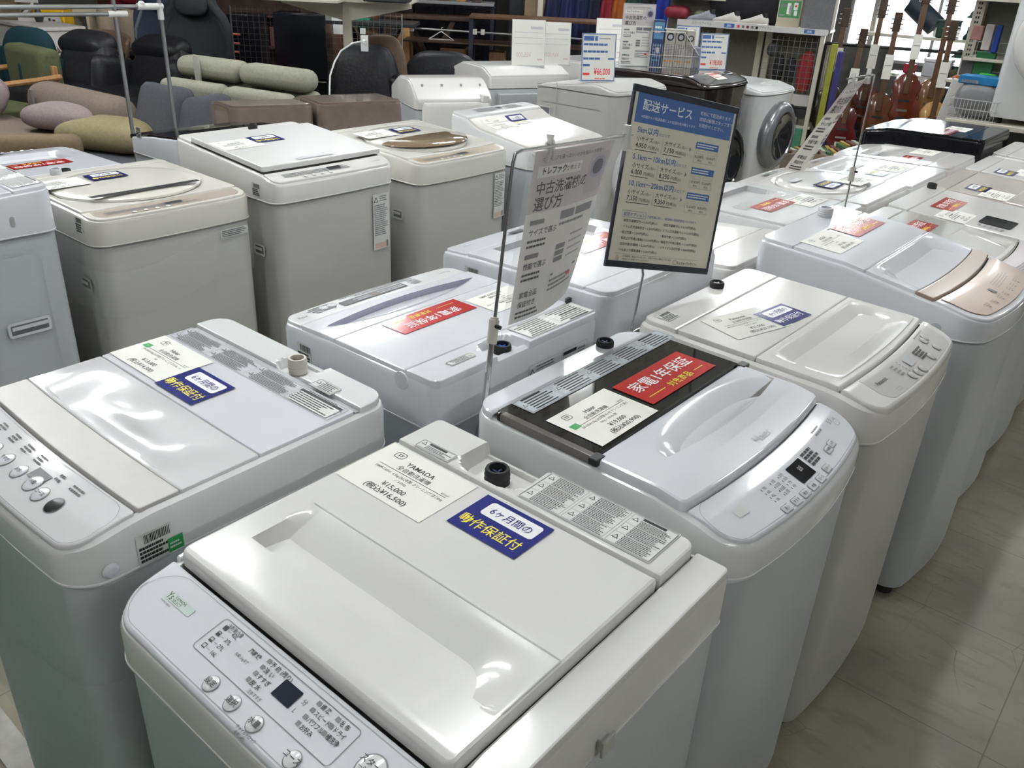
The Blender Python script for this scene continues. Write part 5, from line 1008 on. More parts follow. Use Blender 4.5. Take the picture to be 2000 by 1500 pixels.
t = item('letter_ornament', 'white letter-shaped ornament beside the brown woven box', 'ornament', (-9.52, 3.85, .835), 40); b = MB(); b.box(-.1, .1, -.03, .03, 0, .03, WFURN).box(-.1, .1, -.03, .03, .17, .2, WFURN); b.add([(-.1, -.03, .03), (-.06, -.03, .03), (.1, -.03, .17), (.06, -.03, .17), (-.1, .03, .03), (-.06, .03, .03), (.1, .03, .17), (.06, .03, .17)], [(0, 1, 2, 3), (7, 6, 5, 4), (0, 4, 5, 1), (2, 6, 7, 3), (1, 5, 6, 2), (3, 7, 4, 0)], WFURN); b.build('letter', t)
t = item('toy_vase', 'small dark vase between the letter ornament and the cups', 'vase', (-9.38, 3.88, .835), 0); MB().lathe([(.03, 0), (.045, .05), (.02, .12), (.025, .17)], DARKP).build('body', t)
t = item('yellow_case', 'bright yellow case behind the patterned round plate', 'case', (-9.72, 4.15, 0), 38); rb('body', t, -.15, .18, -.1, .1, .72, .93, mat('yellow_plastic', (.62, .36, .01), .4, bump=.02), .012); rb('stand', t, -.15, .18, -.1, .1, 0, .72, DWOOD, .01)
t = item('patterned_plate', 'round white plate with black pattern leaning on the yellow case', 'plate', (-9.50, 4.06, .74), 38); b = MB(); b.lathe([(.001, .008), (.07, .008), (.085, .016), (.085, 0), (.001, 0)], WFURN, T(0, 0, .085) @ RX(82)); b.build('plate', t); MB().box(-.03, -.01, -.025, -.02, .05, .12, INK).box(.01, .035, -.025, -.02, .04, .11, INK).build('pattern', t)
# beige desk with hutch, rolled cushions
t = item('desk', 'cream painted desk with an open hutch and slanted sides', 'desk', (-9.55, 4.42, 0), 36); CR = mat('cream_paint', (.52, .46, .35), .5, var=.03)
rb('desk_top', t, -.25, .32, -.2, .25, .66, .69, CR, .005); rb('hutch_top', t, -.22, .30, .05, .25, .88, .95, CR, .005)
for x in (-.22, .0, .27): rb('side_panel', t, x, x+.03, .0, .25, .0 if x else .69, .88, CR, .003)
t = item('game_controller', 'pale plastic handset lying on the cream desk', 'handset', (-9.42, 4.30, .69), 20); pad('body', t, .2, .1, .06, WFURN, T(0, 0, .03))
t = item('sound_box', 'round white speaker on the cream desk', 'speaker', (-9.25, 4.42, .69), 20); MB().lathe([(.05, 0), (.055, .03), (.05, .07), (.03, .075)], WFURN).build('body', t)
for i, (dx, dy) in enumerate(((0, 0), (.16, .13))):
    t = item('rolled_cushion', ('tall rolled beige cushion standing beside the cream desk', 'second rolled beige cushion, touching the black chair')[i], 'cushion', (-8.95+dx, 4.35+dy, .62), 0); MB().lathe([(.02, 0), (.08, .01), (.095, .04), (.095, .32), (.08, .36), (.01, .37)], F_BEIGE).build('roll', t, smooth=60)
t = item('side_table', 'dark round side table under the rolled cushions', 'table', (-8.87, 4.42, 0)); MB().lathe([(.3, .58), (.3, .61)], DWOOD).build('table_top', t); MB().cyl((0, 0, 0), (0, 0, .58), .03, DWOOD).build('leg', t)
t = item('kids_chair', 'small pastel green wooden chair', 'chair', (-9.15, 3.98, 0), 38); PG = mat('pastel_green_paint', (.20, .30, .14), .45, var=.03); rb('backrest', t, -.2, .2, .14, .17, .62, .77, PG, .01); rb('seat', t, -.2, .2, -.2, .16, .55, .58, PG, .01)
for x in (-.17, .17):
    for y in (-.17, .15): MB().cyl((x*1.1, y, 0), (x, y, .75 if y > 0 else .56), .015, PG).build('leg', t)
t = item('tub_chair', 'brown moulded tub chair behind the black floor chair', 'chair', (-8.55, 3.95, 0), 30); b = MB(); b.grid(lambda u, v: (.40*math.cos(PI*(u))*(1-.1*(1-v)), .26*math.sin(PI*u), .60+.22*v*(.6+.4*math.sin(PI*u))), 20, 6, mat('brown_shell', (.14, .09, .06), .5, var=.1)); o = b.build('shell', t, smooth=80); o.modifiers.new('thickness', 'SOLIDIFY').thickness = .03
rb('seat', t, -.3, .3, -.2, .2, .52, .6, F_BEIGE, .04); MB().cyl((-.25, -.15, 0), (-.2, -.1, .55), .02, MWOOD).cyl((.25, -.15, 0), (.2, -.1, .55), .02, MWOOD).build('leg', t)
# black leather floor chairs
for i, (x, y) in enumerate(((-7.55, 3.40), (-6.98, 3.74))):
    t = item('floor_recliner', ('black leather reclining chair, its headrest curled forward, left of the pair', 'black leather reclining chair right of the pair, behind the tube rack')[i], 'chair', (x, y, 0), 12); m = LEA2 if i == 0 else LEA
    pad('headrest', t, .55, .26, .20, m, T(-.05, .12, .80) @ RX(20), p=4); pad('backrest', t, .58, .22, .5, m, T(.0, .05, .62) @ RX(-25), p=4); rb('side_wing', t, .18, .34, -.25, .2, .42, .74, m, .09, RX(-12)); rb('seat', t, -.34, .36, -.6, .1, .28, .53, m, .07); rb('base', t, -.3, .3, -.5, .1, 0, .28, LEA, .02)
# sage recliner sofa
t = item('sofa', 'sage grey recliner sofa with two rolled headrests', 'sofa', (-5.15, 3.30, 0), 11)
for i, x in enumerate((-.30, .28)):
    rb('headrest', t, x-.285, x+.285, .0, .20, .775, .915, F_SAGE, .068); rb('back_cushion', t, x-.28, x+.27, -.10, .04, .40, .785, F_SAGE, .045, RX(4)); rb('seat', t, x-.28, x+.27, -.12, .06, .15, .42, F_SAGE, .06)
rb('back_shell', t, -.58, .56, .10, .22, .1, .78, F_SAGE, .05); MB().box(-.36, -.31, -.02, -.005, .66, .925, mat('clear_tape', (.5, .5, .45), .1, alpha=.6, bump=.01)).build('strap', t, bevel=.002)
t = item('cushion', 'small salmon cushion behind the sage sofa', 'cushion', (-5.95, 3.45, .60)); pad('cover', t, .24, .14, .2, fab('salmon_fabric', (.35, .09, .07)), None)
# gaming chairs
GCL = fab('grey_chair_fabric', (.035, .039, .042))
def gchair(label, loc, rz, m, trim, s=1):
    t = item('gaming_chair', label, 'chair', loc, rz); b = MB()
    b.grid(lambda u, v: ((u-.5)*(.50+.10*math.sin(PI*v*1.3)-.16*smooth01((v-.62)/.2))*s, -.02-.10*abs(2*u-1)**2, .48+.78*v), 16, 18, m); o = b.build('backrest', t, smooth=80); o.modifiers.new('thickness', 'SOLIDIFY').thickness = .07
    pad('headrest', t, .30, .12, .24, m, T(0, -.09, 1.14), p=3); rb('seat', t, -.27, .27, -.55, -.02, .40, .50, m, .05)
    b = MB(); b.tube([(.285*s, -.1, .5), (.31*s, -.1, .68), (.285*s, -.1, .85), (.22*s, -.08, 1.0), (.19*s, -.07, 1.2)], .018, trim); b.tube([(-.285*s, -.1, .5), (-.31*s, -.1, .68), (-.285*s, -.1, .85), (-.22*s, -.08, 1.0), (-.19*s, -.07, 1.2)], .018, trim); b.build('side_trim', t)
    for x in (-.3, .3): rb('armrest', t, x-.04, x+.04, -.4, -.15, .62, .66, DARKP, .015)
    MB().cyl((0, -.25, .1), (0, -.25, .42), .03, DARKP).cyl((-.3, -.25, .06), (.3, -.25, .06), .02, DARKP).cyl((0, -.55, .06), (0, .05, .06), .02, DARKP).build('base', t); return t
gchair('grey fabric gaming chair with a rounded headrest', (-7.55, 4.50, 0), 38, GCL, GCL); gchair('slate blue gaming chair behind the second tube of the rack', (-8.2, 4.58, 0), 30, fab('slate_fabric', (.04, .05, .08)), fab('pale_slate', (.15, .17, .2)))
gchair('dark red and navy gaming chair, half hidden at the left of the slate one', (-9.0, 4.72, 0), 25, fab('crimson_fabric', (.13, .008, .02)), NAVYM)
t = item('ladder_stool', 'black frame with coral red rungs next to the grey gaming chair', 'rack', (-7.30, 4.62, 0), 38); CO = mat('coral_paint', (.42, .08, .05), .4, bump=.02)
b = MB(); b.tube([(-.06, 0, .55), (-.05, 0, .75), (.0, 0, .92)], .014, CO)
for k in range(4): b.tube([(-.055+.01*k, 0, .66+.075*k), (.10+.01*k, 0, .655+.075*k)], .008, CO)
b.build('rungs', t); rb('frame', t, .0, .30, .05, .3, 0, 1.05, BLACK, .01)
t = item('storage_basket', 'orange crate on the shelf above the slate gaming chair', 'crate', (-8.75, 5.0, .95), 38); rb('body', t, -.14, .14, -.1, .1, 0, .12, mat('orange_plastic', (.35, .10, .02), .5), .01)
t = item('bookshelf', 'dark bookshelf behind the gaming chairs', 'shelf', (-9.0, 5.35, 0), 38)
for z in (.3, .62, .93, 1.3): rb('shelf_board', t, -1.0, 1.2, -.15, .2, z, z+.02, DWOOD, .003)
for x in (-1.0, .1, 1.18): rb('side_panel', t, x, x+.02, -.15, .2, 0, 1.6, DWOOD, .003)
rb('back_panel', t, -1.0, 1.2, .2, .21, 0, 1.6, DWOOD, .002)
for k, (x, c, l) in enumerate(((-.8, (.02, .10, .10), 'teal'), (-.62, (.20, .10, .02), 'amber'), (-.45, (.15, .15, .04), 'olive'), (.35, (.02, .03, .12), 'navy'), (.7, (.03, .03, .03), 'black'), (.9, (.10, .04, .03), 'rust'))):
    t = item('storage_bin', '%s storage bin on the dark bookshelf' % l, 'bin', (-9.0+x*math.cos(math.radians(38)), 5.35+x*math.sin(math.radians(38)), .64), 38); rb('body', t, -.08, .08, -.1, .1, 0, .2, mat('bin_'+l, c, .5, var=.1), .01)
# tall black panel cabinet, mesh partitions
t = item('black_cabinet', 'tall glossy black cabinet between two wire mesh panels', 'cabinet', (-6.32, 4.72, 0), 40); rb('body', t, -.23, .21, -.02, .25, 0, 1.12, BLACK, .006); rb('door', t, -.225, .205, -.032, -.021, .60, 1.11, mat('black_mirror_door', (.006, .007, .012), .15, bump=.01), .003); MB().cyl((-.2, -.05, .585), (.2, -.05, .585), .006, CHROME).build('rail', t)
def mesh_panel(label, loc, rz, w, z0, z1, m=METAL, s=.05, r=.002):
    t = item('mesh_panel', label, 'wire panel', loc, rz); b = MB()
    for i in range(int(w/s)+1): b.cyl((i*s-w/2, 0, z0), (i*s-w/2, 0, z1), r, m, n=4, caps=(0, 0))
    for i in range(int((z1-z0)/s)+1): b.cyl((-w/2, 0, z0+i*s), (w/2, 0, z0+i*s), r, m, n=4, caps=(0, 0))
    b.build('wire_grid', t); MB().cyl((-w/2, 0, 0), (-w/2, 0, z1), .008, m).cyl((w/2, 0, 0), (w/2, 0, z1), .008, m).build('post', t); return t
mesh_panel('wire mesh panel right of the glossy black cabinet, hung with small cards', (-6.35, 5.35, 0), 40, .8, .3, 1.12, METAL); mesh_panel('wire mesh panel left of the glossy black cabinet', (-6.95, 4.80, 0), 40, .6, .3, 1.12, mat('dull_steel', (.06, .06, .065), .5, metal=.5, bump=.01))
for k, (x, z, w, h) in enumerate(((-.16, .93, .09, .08), (.06, .94, .05, .05), (-.15, 1.04, .2, .07))):
    t = item('small_card', ('white card', 'small grey tag', 'long white label')[k]+' clipped on the right wire mesh panel', 'card', (-6.35+x*.766+.01, 5.35+x*.643-.02, z), 40); rb('card', t, -w/2, w/2, -.003, .003, 0, h, STICK, .001, seg=1)
# gondola end with white brackets
t = item('gondola_shelf', 'cream steel shelf with long triangular brackets on a post, seen from its end', 'shelf', (-5.27, 4.35, 0), 40)
rb('post', t, -.03, .03, -.03, .03, 0, 2.2, CREAMM, .004)
for s, L_ in ((-1, 1.35), (1, .47)):
    b = MB(); x1 = s*.47; b.add([(0, -.02, 1.24), (x1, -.02, 1.245), (x1, -.02, 1.27), (0, -.02, 1.27), (0, .02, 1.24), (x1, .02, 1.245), (x1, .02, 1.27), (0, .02, 1.27)], [(0, 1, 2, 3), (7, 6, 5, 4), (0, 4, 5, 1), (1, 5, 6, 2), (2, 6, 7, 3)], CREAMM)
    b.add([(0, -.015, 1.14), (x1, -.015, 1.245), (0, -.015, 1.245), (0, .015, 1.14), (x1, .015, 1.245), (0, .015, 1.245)], [(0, 1, 2), (5, 4, 3), (0, 3, 4, 1), (2, 5, 3, 0)], CREAMM); b.build('bracket', t)
    rb('shelf_board', t, min(0, s*L_), max(0, s*L_), -.35 if s < 0 else -.1, .5, 1.272, 1.29, CREAMM, .003)
t = item('white_case', 'flat white case lying on the cream gondola shelf', 'case', (-5.25, 4.10, 1.29), 40); rb('body', t, -.20, .08, -.08, .2, 0, .12, WH, .01)
t = item('black_case', 'black box on the right arm of the gondola shelf', 'case', (-4.93, 4.38, 1.29), 40); rb('body', t, -.12, .19, -.06, .25, -.0, .16, mat('charcoal_box', (.03, .032, .036), .5, var=.1), .01)
# cable and socket
t = item('wall_socket', 'white socket block hanging behind the black reclining chair', 'socket', (-4.70, 4.02, 1.05), 40); rb('body', t, -.025, .025, -.01, .01, -.05, .05, WH, .003); MB().cyl((-.005, -.02, .015), (.01, -.03, .01), .012, WH).build('plug', t)
b = MB(); b.tube([(-4.715, 4.0, 1.06), (-4.74, 3.95, 1.05), (-4.78, 3.88, 1.00), (-4.79, 3.83, .93), (-4.78, 3.78, .85), (-4.74, 3.74, .78), (-4.71, 3.71, .70), (-4.70, 3.70, .3), (-4.68, 3.69, 0)], .006, WH); b.build('hanging_cable', None, label='white cable curving down from the socket block in front of the black chair', category='cable')
# chairs right of it
t = item('recliner_chair', 'tall black leather reclining chair behind the taupe washing machine', 'chair', (-4.86, 4.16, 0), 38); pad('backrest', t, .46, .24, .62, LEA, T(0, .02, .72) @ RX(-10), p=4); rb('side_cushion', t, .17, .27, -.10, .14, .4, .84, LEA, .05); rb('seat', t, -.25, .25, -.45, 0, .3, .46, LEA, .06); MB().cyl((0, -.2, 0), (0, -.2, .3), .03, DARKP).cyl((0, -.2, 0), (0, -.2, .02), .25, DARKP, n=24).build('base', t)
t = item('round_chair', 'brown chair with a round arched back, behind the black leather one', 'chair', (-5.50, 4.84, 0), 38); pad('backrest', t, .42, .10, .72, mat('brown_upholstery', (.12, .08, .05), .6, var=.2, bump=.1, bscale=60), T(.03, 0, .66), p=2.3); rb('seat', t, -.2, .2, -.4, 0, .3, .42, LEA, .05)
t = item('low_chair', 'low wide charcoal leather armchair wrapped in shiny film', 'chair', (-5.20, 5.20, 0), 35); pad('backrest', t, .62, .28, .5, LEA2, T(.05, 0, .66), p=4); rb('seat', t, -.3, .35, -.5, 0, .25, .45, LEA2, .06)
# wooden tables with crossed legs and dark frames
def xtable(label, loc, rz, w, d, h, m, lz=0):
    t = item('cross_leg_table', label, 'table', loc, rz); rb('table_top', t, -w/2, w/2, -d/2, d/2, h-.035, h, m, .005)
    for y in (-d/2+.06, d/2-.06):
        for s in (1, -1): MB().box(-.025, .025, -.02, .02, 0, math.hypot(w*.6, h), m, T(-s*w*.3, y, lz) @ RY(s*math.degrees(math.atan2(w*.6, h-.04)))).build('leg', t)
    return t
xtable('dark wooden table with crossed legs, standing in the middle of the furniture area', (-7.15, 7.05, 0), 40, .9, .5, 1.02, DWOOD); xtable('reddish wooden table with crossed legs, left of the dark one', (-7.75, 6.3, 0), 40, .8, .5, 1.0, MWOOD); xtable('black table frame with crossed legs', (-6.9, 6.0, 0), 40, .9, .5, 1.0, DARKP)
for k, (x, y, z0, w, h, m, l) in enumerate(((-7.6, 6.35, .55, .5, .3, MWOOD, 'reddish wooden drawer box under the left cross-leg table'), (-7.25, 6.75, .72, .16, .22, WOOD, 'light wooden upright box beside the dark cross-leg table'), (-6.6, 6.85, .55, .26, .2, MWOOD, 'small reddish cabinet under the navy frame'), (-7.0, 7.3, .45, .4, .25, DWOOD, 'dark reddish case under the dark cross-leg table'), (-6.25, 7.15, .55, .16, .18, MWOOD, 'short reddish block on the right under the navy frame'), (-5.9, 7.2, .55, .14, .14, F_BEIGE, 'small tan stool head beside the navy frame'))):
    t = item('wooden_case', l, 'box', (x, y, 0), 40); rb('body', t, -w/2, w/2, -.12, .12, z0-.4, z0+h, m, .006)
t = item('green_bag', 'bright green folded bag hanging on the crossed black frame', 'bag', (-6.95, 5.92, .82), 40); b = MB(); b.add([(-.1, 0, .2), (.08, 0, .2), (0, 0, -.02), (-.1, .04, .2), (.08, .04, .2), (0, .04, -.02)], [(0, 2, 1), (3, 4, 5), (0, 1, 4, 3), (1, 2, 5, 4), (2, 0, 3, 5)], mat('bright_green_cloth', (.0, .20, .10), .6, var=.1)); b.build('body', t)
t = item('clothes_stand', 'navy metal frame with a wooden top rail and white clamps', 'rack', (-6.3, 7.1, 0), 40)
rb('top_board', t, -.22, 1.6, -.25, .25, 1.05, 1.075, MWOOD, .004); rb('middle_shelf', t, -.9, 1.6, -.2, .25, .80, .815, DWOOD, .003)
for x in (-.2, .72, 1.55): rb('post', t, x-.02, x+.02, -.22, -.18, 0, 1.05, NAVYM, .003)
for x in (-.2, 1.55): rb('rear_post', t, x-.02, x+.02, .2, .24, 0, 1.05, NAVYM, .003)
MB().cyl((-.8, -.2, .93), (1.5, -.2, .90), .01, METAL).build('rail', t); 
for x in (-.8, -.16, -.08): rb('clamp', t, x-.02, x+.02, -.23, -.17, .90, .95, WFURN, .003)
t = item('clothes_hanger', 'white wire hanger on the rail of the navy frame', 'hanger', (-6.68, 6.75, .80), 40); b = MB(); b.tube([(-.13, 0, .02), (0, 0, .10), (.13, 0, .02), (-.13, 0, .02)], .006, WFURN); b.tube([(0, 0, .10), (0, 0, .13), (.02, 0, .14)], .004, WFURN); b.build('wire', t)
for k, (x, y, w, l) in enumerate(((-7.75, 8.05, 1.0, 'large black wardrobe behind the cross-leg tables'), (-6.9, 8.75, .9, 'black sliding cabinet behind the navy frame'), (-8.6, 7.3, .9, 'dark brown wardrobe at the back of the furniture area'))):
    t = item('wardrobe', l, 'wardrobe', (x, y, 0), 40); rb('body', t, -w/2, w/2, 0, .5, 0, 1.9, (BLACK, mat('black_matt', (.012, .013, .016), .6, var=.2), DWOOD)[k], .008); 
    for s in (-1, 1): rb('door', t, min(.005*s, w/2*s*.97), max(.005*s, w/2*s*.97), -.015, 0, .05, 1.85, (BLACK, mat('black_matt', (.012, .013, .016), .6), DWOOD)[k], .004)
for k in range(6):
    t = item('stacked_chair', 'wooden upright chair standing on the shelf above the tables', 'chair', (-7.62+.14*k, 7.0+.11*k, 1.16), 40, 'wooden chairs on the high shelf'); rb('backrest', t, -.05, .05, .1, .12, .0, .45, (MWOOD, WOOD, DWOOD)[k % 3], .005); rb('seat', t, -.05, .05, -.1, .1, .0, .03, (MWOOD, WOOD, DWOOD)[k % 3], .004)
t = item('high_shelf', 'dark steel shelf carrying wooden chairs above the tables', 'shelf', (-7.25, 7.3, 0), 40); rb('shelf_board', t, -.7, .6, -.2, .25, 1.13, 1.16, METAL, .003)
for x in (-.68, .58): rb('post', t, x-.02, x+.02, .1, .14, 0, 1.13, NAVYM, .003)
# clothes rail
t = item('clothes_rail', 'long clothes rail of cream steel at the back', 'rail', (-6.15, 8.9, 0), 32); MB().cyl((-.9, 0, 1.62), (1.0, 0, 1.62), .012, METAL).build('rail', t)
for x in (-.75, .95): rb('post', t, x-.03, x+.03, -.03, .03, 0, 1.9, CREAMM, .004)
GM = [((.006, .010, .05), 'navy'), ((.008, .014, .07), 'dark blue'), ((.006, .012, .06), 'deep blue'), ((.005, .008, .03), 'midnight blue'), ((.22, .01, .02), 'red'), ((.35, .09, .01), 'orange'), ((.02, .05, .04), 'dark green'), ((.006, .006, .01), 'black'), ((.01, .03, .28), 'royal blue'), ((.40, .42, .50), 'pale grey')]
for k, (c, l) in enumerate(GM):
    x = -.55+.155*k; t = item('garment', '%s garment hanging on the clothes rail' % l, 'clothing', (-6.15+x*math.cos(math.radians(32)), 8.9+x*math.sin(math.radians(32)), 0), 32+18)
    q = random.Random(k); b = MB(); b.grid(lambda u, v: ((u-.5)*(.16+.12*(1-v)), .03*math.sin(u*14+k)*(1-v)-.02, .78+.1*q.random()*0+.80*v), 14, 6, mat('cloth_%d' % k, c, .8, var=.25, vscale=8)); o = b.build('cloth', t, smooth=80); o.modifiers.new('thickness', 'SOLIDIFY').thickness = .05
    MB().tube([(0, 0, 1.58), (0, 0, 1.63), (.015, 0, 1.645)], .004, METAL).build('hanger_hook', t)
t = item('cardboard_box', 'brown cardboard box beside the clothes rail', 'box', (-6.9, 8.55, .0), 35); rb('body', t, -.12, .12, -.1, .1, .4, 1.2, mat('cardboard', (.22, .16, .09), .7, var=.1), .005)
# ---------------------------------------------------------------- sports, instrument and camping shelves at the back right
t = item('sports_gondola', 'cream steel sports shelf with a printed label rail and wire mesh below', 'shelf', (-4.05, 8.50, 0), 14)
rb('shelf_board', t, -.75, .72, -.15, .35, 1.10, 1.125, CREAMM, .003); rb('lower_shelf', t, -.75, .72, -.12, .35, .22, .245, CREAMM, .003); rb('upper_shelf', t, -1.0, -.35, .10, .35, 1.32, 1.34, CREAMM, .003)
rb('back_panel', t, -1.0, .70, .36, .38, 0, 1.9, mat('pegboard_cream', (.15, .14, .11), .6, var=.1, vscale=40), .002)
for x in (-.42, .02, .10, .68): rb('post', t, x-.03, x+.03, .28, .35, 0, 1.9, CREAMM, .003)
rb('end_frame', t, .66, .70, -.14, -.08, 0, 1.1, CREAMM, .004)
b = MB(); f = lambda u, v, dz=0: (u, -.156-dz, v); b.box(-.75, .72, -.155, -.15, 1.085, 1.14, mat('label_rail_white', (.62, .62, .61), .4, bump=.01)); b.build('label_rail', t)
b = MB()
for u0 in (-.60, .02): b.text('スポーツアイテム' if u0 < 0 else 'ゴルフアイテム', u0, 1.103, .034, f, GINK, 0, 'l', sx=.75, res=1)
for u0 in (-.27, .50): b.rrect(u0, u0+.10, 1.095, 1.132, .004, f, mat('mid_blue_print', (.06, .14, .42), .5, bump=.01)); b.text('通販', u0+.05, 1.104, .024, f, WINK, .001, 'c', res=1)
for k, c in enumerate((REDI, GINK, mat('maroon_ink', (.2, .03, .03), .5, bump=.01), GINK, INK)): b.rrect(-.14+.045*k, -.115+.045*k, 1.10, 1.125, .008, f, c)
b.build('label_print', t, smooth=0)
def wires(name, parent, x0, x1, z0, z1, y, s=.06, r=.0022, m=METAL):
    b = MB()
    for i in range(int((x1-x0)/s)+1): b.cyl((x0+i*s, y, z0), (x0+i*s, y, z1), r, m, n=4, caps=(0, 0))
    for i in range(int((z1-z0)/s)+1): b.cyl((x0, y, z0+i*s), (x1, y, z0+i*s), r, m, n=4, caps=(0, 0))
    return b.build(name, parent)
wires('wire_grid', t, .14, .64, .30, 1.05, -.06, .055, .0025, METAL); wires('wire_grid', t, -.72, -.44, .3, 1.05, -.06, .055, .0025)
def loc14(x, y, z=0): a = math.radians(14); return (-4.05+x*math.cos(a)-y*math.sin(a), 8.50+x*math.sin(a)+y*math.cos(a), z)
def shoe(label, x, s=1, col=WFURN):
    t = item('sneaker', label, 'shoe', loc14(x, .02, 1.126), 14); b = MB(); L = []
    for u, w_, h0, h1 in ((0, .03, .0, .06), (.03, .07, 0, .10), (.08, .075, 0, .105), (.13, .08, 0, .085), (.19, .09, 0, .06), (.25, .08, 0, .045), (.285, .03, .005, .03)):
        L.append([((.14-u)*1, w_/2*math.cos(a)*.95, h0+(h1-h0)*(.5+.5*math.sin(a))) for a in [2*PI*i/14 for i in range(14)]])
    b.loft(L, col); b.build('upper', t, smooth=70); rb('sole', t, -.145, .14, -.042, .042, 0, .016, col, .006); MB().cyl((.10, 0, .07), (.10, 0, .115), .03, DARKP).build('opening', t)
    b = MB(); 
    for k in range(4): b.cyl((.05-.025*k, -.025, .098-.012*k), (.05-.025*k, .025, .098-.012*k), .003, INK, n=5)
    b.build('laces', t)
shoe('white sneaker on the label-rail shelf, left of the pair', -.30); shoe('white sneaker on the label-rail shelf, nearer the green picture', -.02); shoe('grey and white sneaker half hidden behind the price signs', -.55, col=mat('grey_suede', (.25, .26, .3), .6, var=.2))
t = item('duffel_bag', 'large black duffel bag behind the white sneakers', 'bag', loc14(-.12, .24, 1.126), 14); pad('body', t, .85, .28, .55, mat('black_nylon', (.008, .008, .012), .6, var=.3, bump=.2, bscale=20), T(0, 0, .26), p=4); b = MB(); b.tube([(.42, -.1, .3), (.47, -.12, .25), (.46, -.12, .1)], .01, mat('rust_strap', (.18, .06, .03), .6, bump=.02)); b.build('strap', t)
t = item('bowling_bag', 'crimson round bag on the shelf, behind the wire basket', 'bag', loc14(-.86, .2, 1.126), 14); pad('body', t, .26, .2, .13, mat('crimson_leather', (.22, .02, .04), .4, var=.2), T(0, 0, .06))
t = item('dark_case', 'olive grey hard case on the upper shelf at the top', 'case', loc14(-.75, .2, 1.34), 14); pad('body', t, .24, .16, .16, mat('olive_grey', (.10, .11, .09), .5, var=.1), T(0, 0, .08))
t = item('small_pouch', 'pale green pouch next to the crimson bag', 'bag', loc14(-.62, .22, 1.126), 14); pad('body', t, .12, .1, .09, mat('pale_olive', (.22, .25, .16), .6, var=.1), T(0, 0, .045))
t = item('picture_card', 'green picture card showing sports clothes, standing on the label-rail shelf', 'picture', loc14(.30, -.02, 1.126), 14); rb('board', t, -.10, .12, -.004, .004, .0, .30, mat('beige_card', (.42, .38, .28), .6, bump=.01), .001, seg=1)
b = MB(); f = lambda u, v, dz=0: (u, -.0055-dz, v); b.rect(-.09, .11, .09, .24, f, mat('pitch_green', (.07, .27, .10), .6, bump=.01)); 
for u0, u1, v0, v1, m in ((-.065, -.03, .18, .215, GINK), (-.015, .02, .12, .22, WINK), (.005, .03, .11, .2, LINK), (.045, .085, .16, .225, WINK), (.055, .085, .11, .155, WINK), (-.08, -.03, .105, .118, LINK)): b.rrect(u0, u1, v0, v1, .008, f, m, .0008)
b.rrect(.055, .075, .185, .205, .008, f, REDI, .0015); b.build('picture_face', t, smooth=0)
t = item('grey_panel', 'plain grey cloth panel hanging at the end of the sports shelf', 'panel', loc14(.58, -.08, 1.08), 14); rb('cloth', t, -.13, .15, -.012, .012, .0, .50, fab('grey_cloth', (.16, .16, .17)), .004)
for k, (x, z, w, h, c, l) in enumerate(((.30, .62, .10, .26, (.008, .008, .012), 'black glove hanging on the wire mesh, left'), (.42, .60, .10, .26, (.01, .01, .012), 'black glove hanging on the wire mesh, middle'), (.56, .55, .14, .38, (.32, .012, .02), 'red folded shirt behind the wire mesh'), (.22, .86, .12, .12, (.05, .05, .055), 'dark grey cap above the gloves'), (-.55, .80, .2, .16, (.10, .09, .07), 'olive brown gear on the left mesh'), (-.5, .58, .18, .14, (.03, .03, .03), 'black pouch on the left mesh'), (-.62, .95, .14, .08, (.22, .15, .03), 'mustard strap roll on the left mesh'), (-.5, .40, .2, .12, (.02, .02, .03), 'dark helmet at the foot of the left mesh'), (-.63, .68, .1, .1, (.30, .30, .29), 'pale pad on the left mesh'))):
    t = item('sports_goods', l, 'sports goods', loc14(x, -.02, z), 14); pad('body', t, w, .07, h, mat('goods_%d' % k, c, .6, var=.3), T(0, 0, h/2), p=4)
t = item('white_carton', 'white carton under the red shirt', 'box', loc14(.50, -.06, .43), 14); rb('body', t, -.12, .16, -.06, .06, 0, .10, WFURN, .004)
t = item('black_strap_box', 'black box of straps under the white carton', 'box', loc14(.50, -.06, .33), 14); rb('body', t, -.14, .16, -.06, .06, 0, .07, DARKP, .004)
for k, (x, z, c, l) in enumerate(((.38, .06, (.35, .35, .33), 'grey and white carton at the foot of the sports shelf'), (.46, .0, (.05, .2, .12), 'flat green and white box at the foot of the sports shelf'))):
    t = item('floor_box', l, 'box', loc14(x, -.08, .245 if k == 0 else .0), 14); rb('body', t, -.14, .2, -.08, .1, 0, (.08, .22)[k], mat('box_col_%d' % k, c, .6, var=.2), .004)
t = item('black_gloves', 'pair of black fur-like gloves low beside the white drum machine', 'glove', loc14(.43, -.18, .36), 14); pad('body', t, .12, .08, .16, LEA, T(-.05, 0, .0), p=3); pad('body', t, .12, .08, .17, LEA, T(.06, 0, .01), p=3)
for k, (x, c, l) in enumerate(((.80, (.30, .32, .04), 'yellow-green foam bat standing at the end of the sports shelf'), (.87, (.04, .035, .16), 'purple foam bat standing next to the yellow-green one'))):
    t = item('foam_bat', l, 'bat', loc14(x, -.1, 0), 14); rb('body', t, -.03, .03, -.03, .03, .0, 1.02-.06*k, mat('foam_%d' % k, c, .7, var=.1), .012)
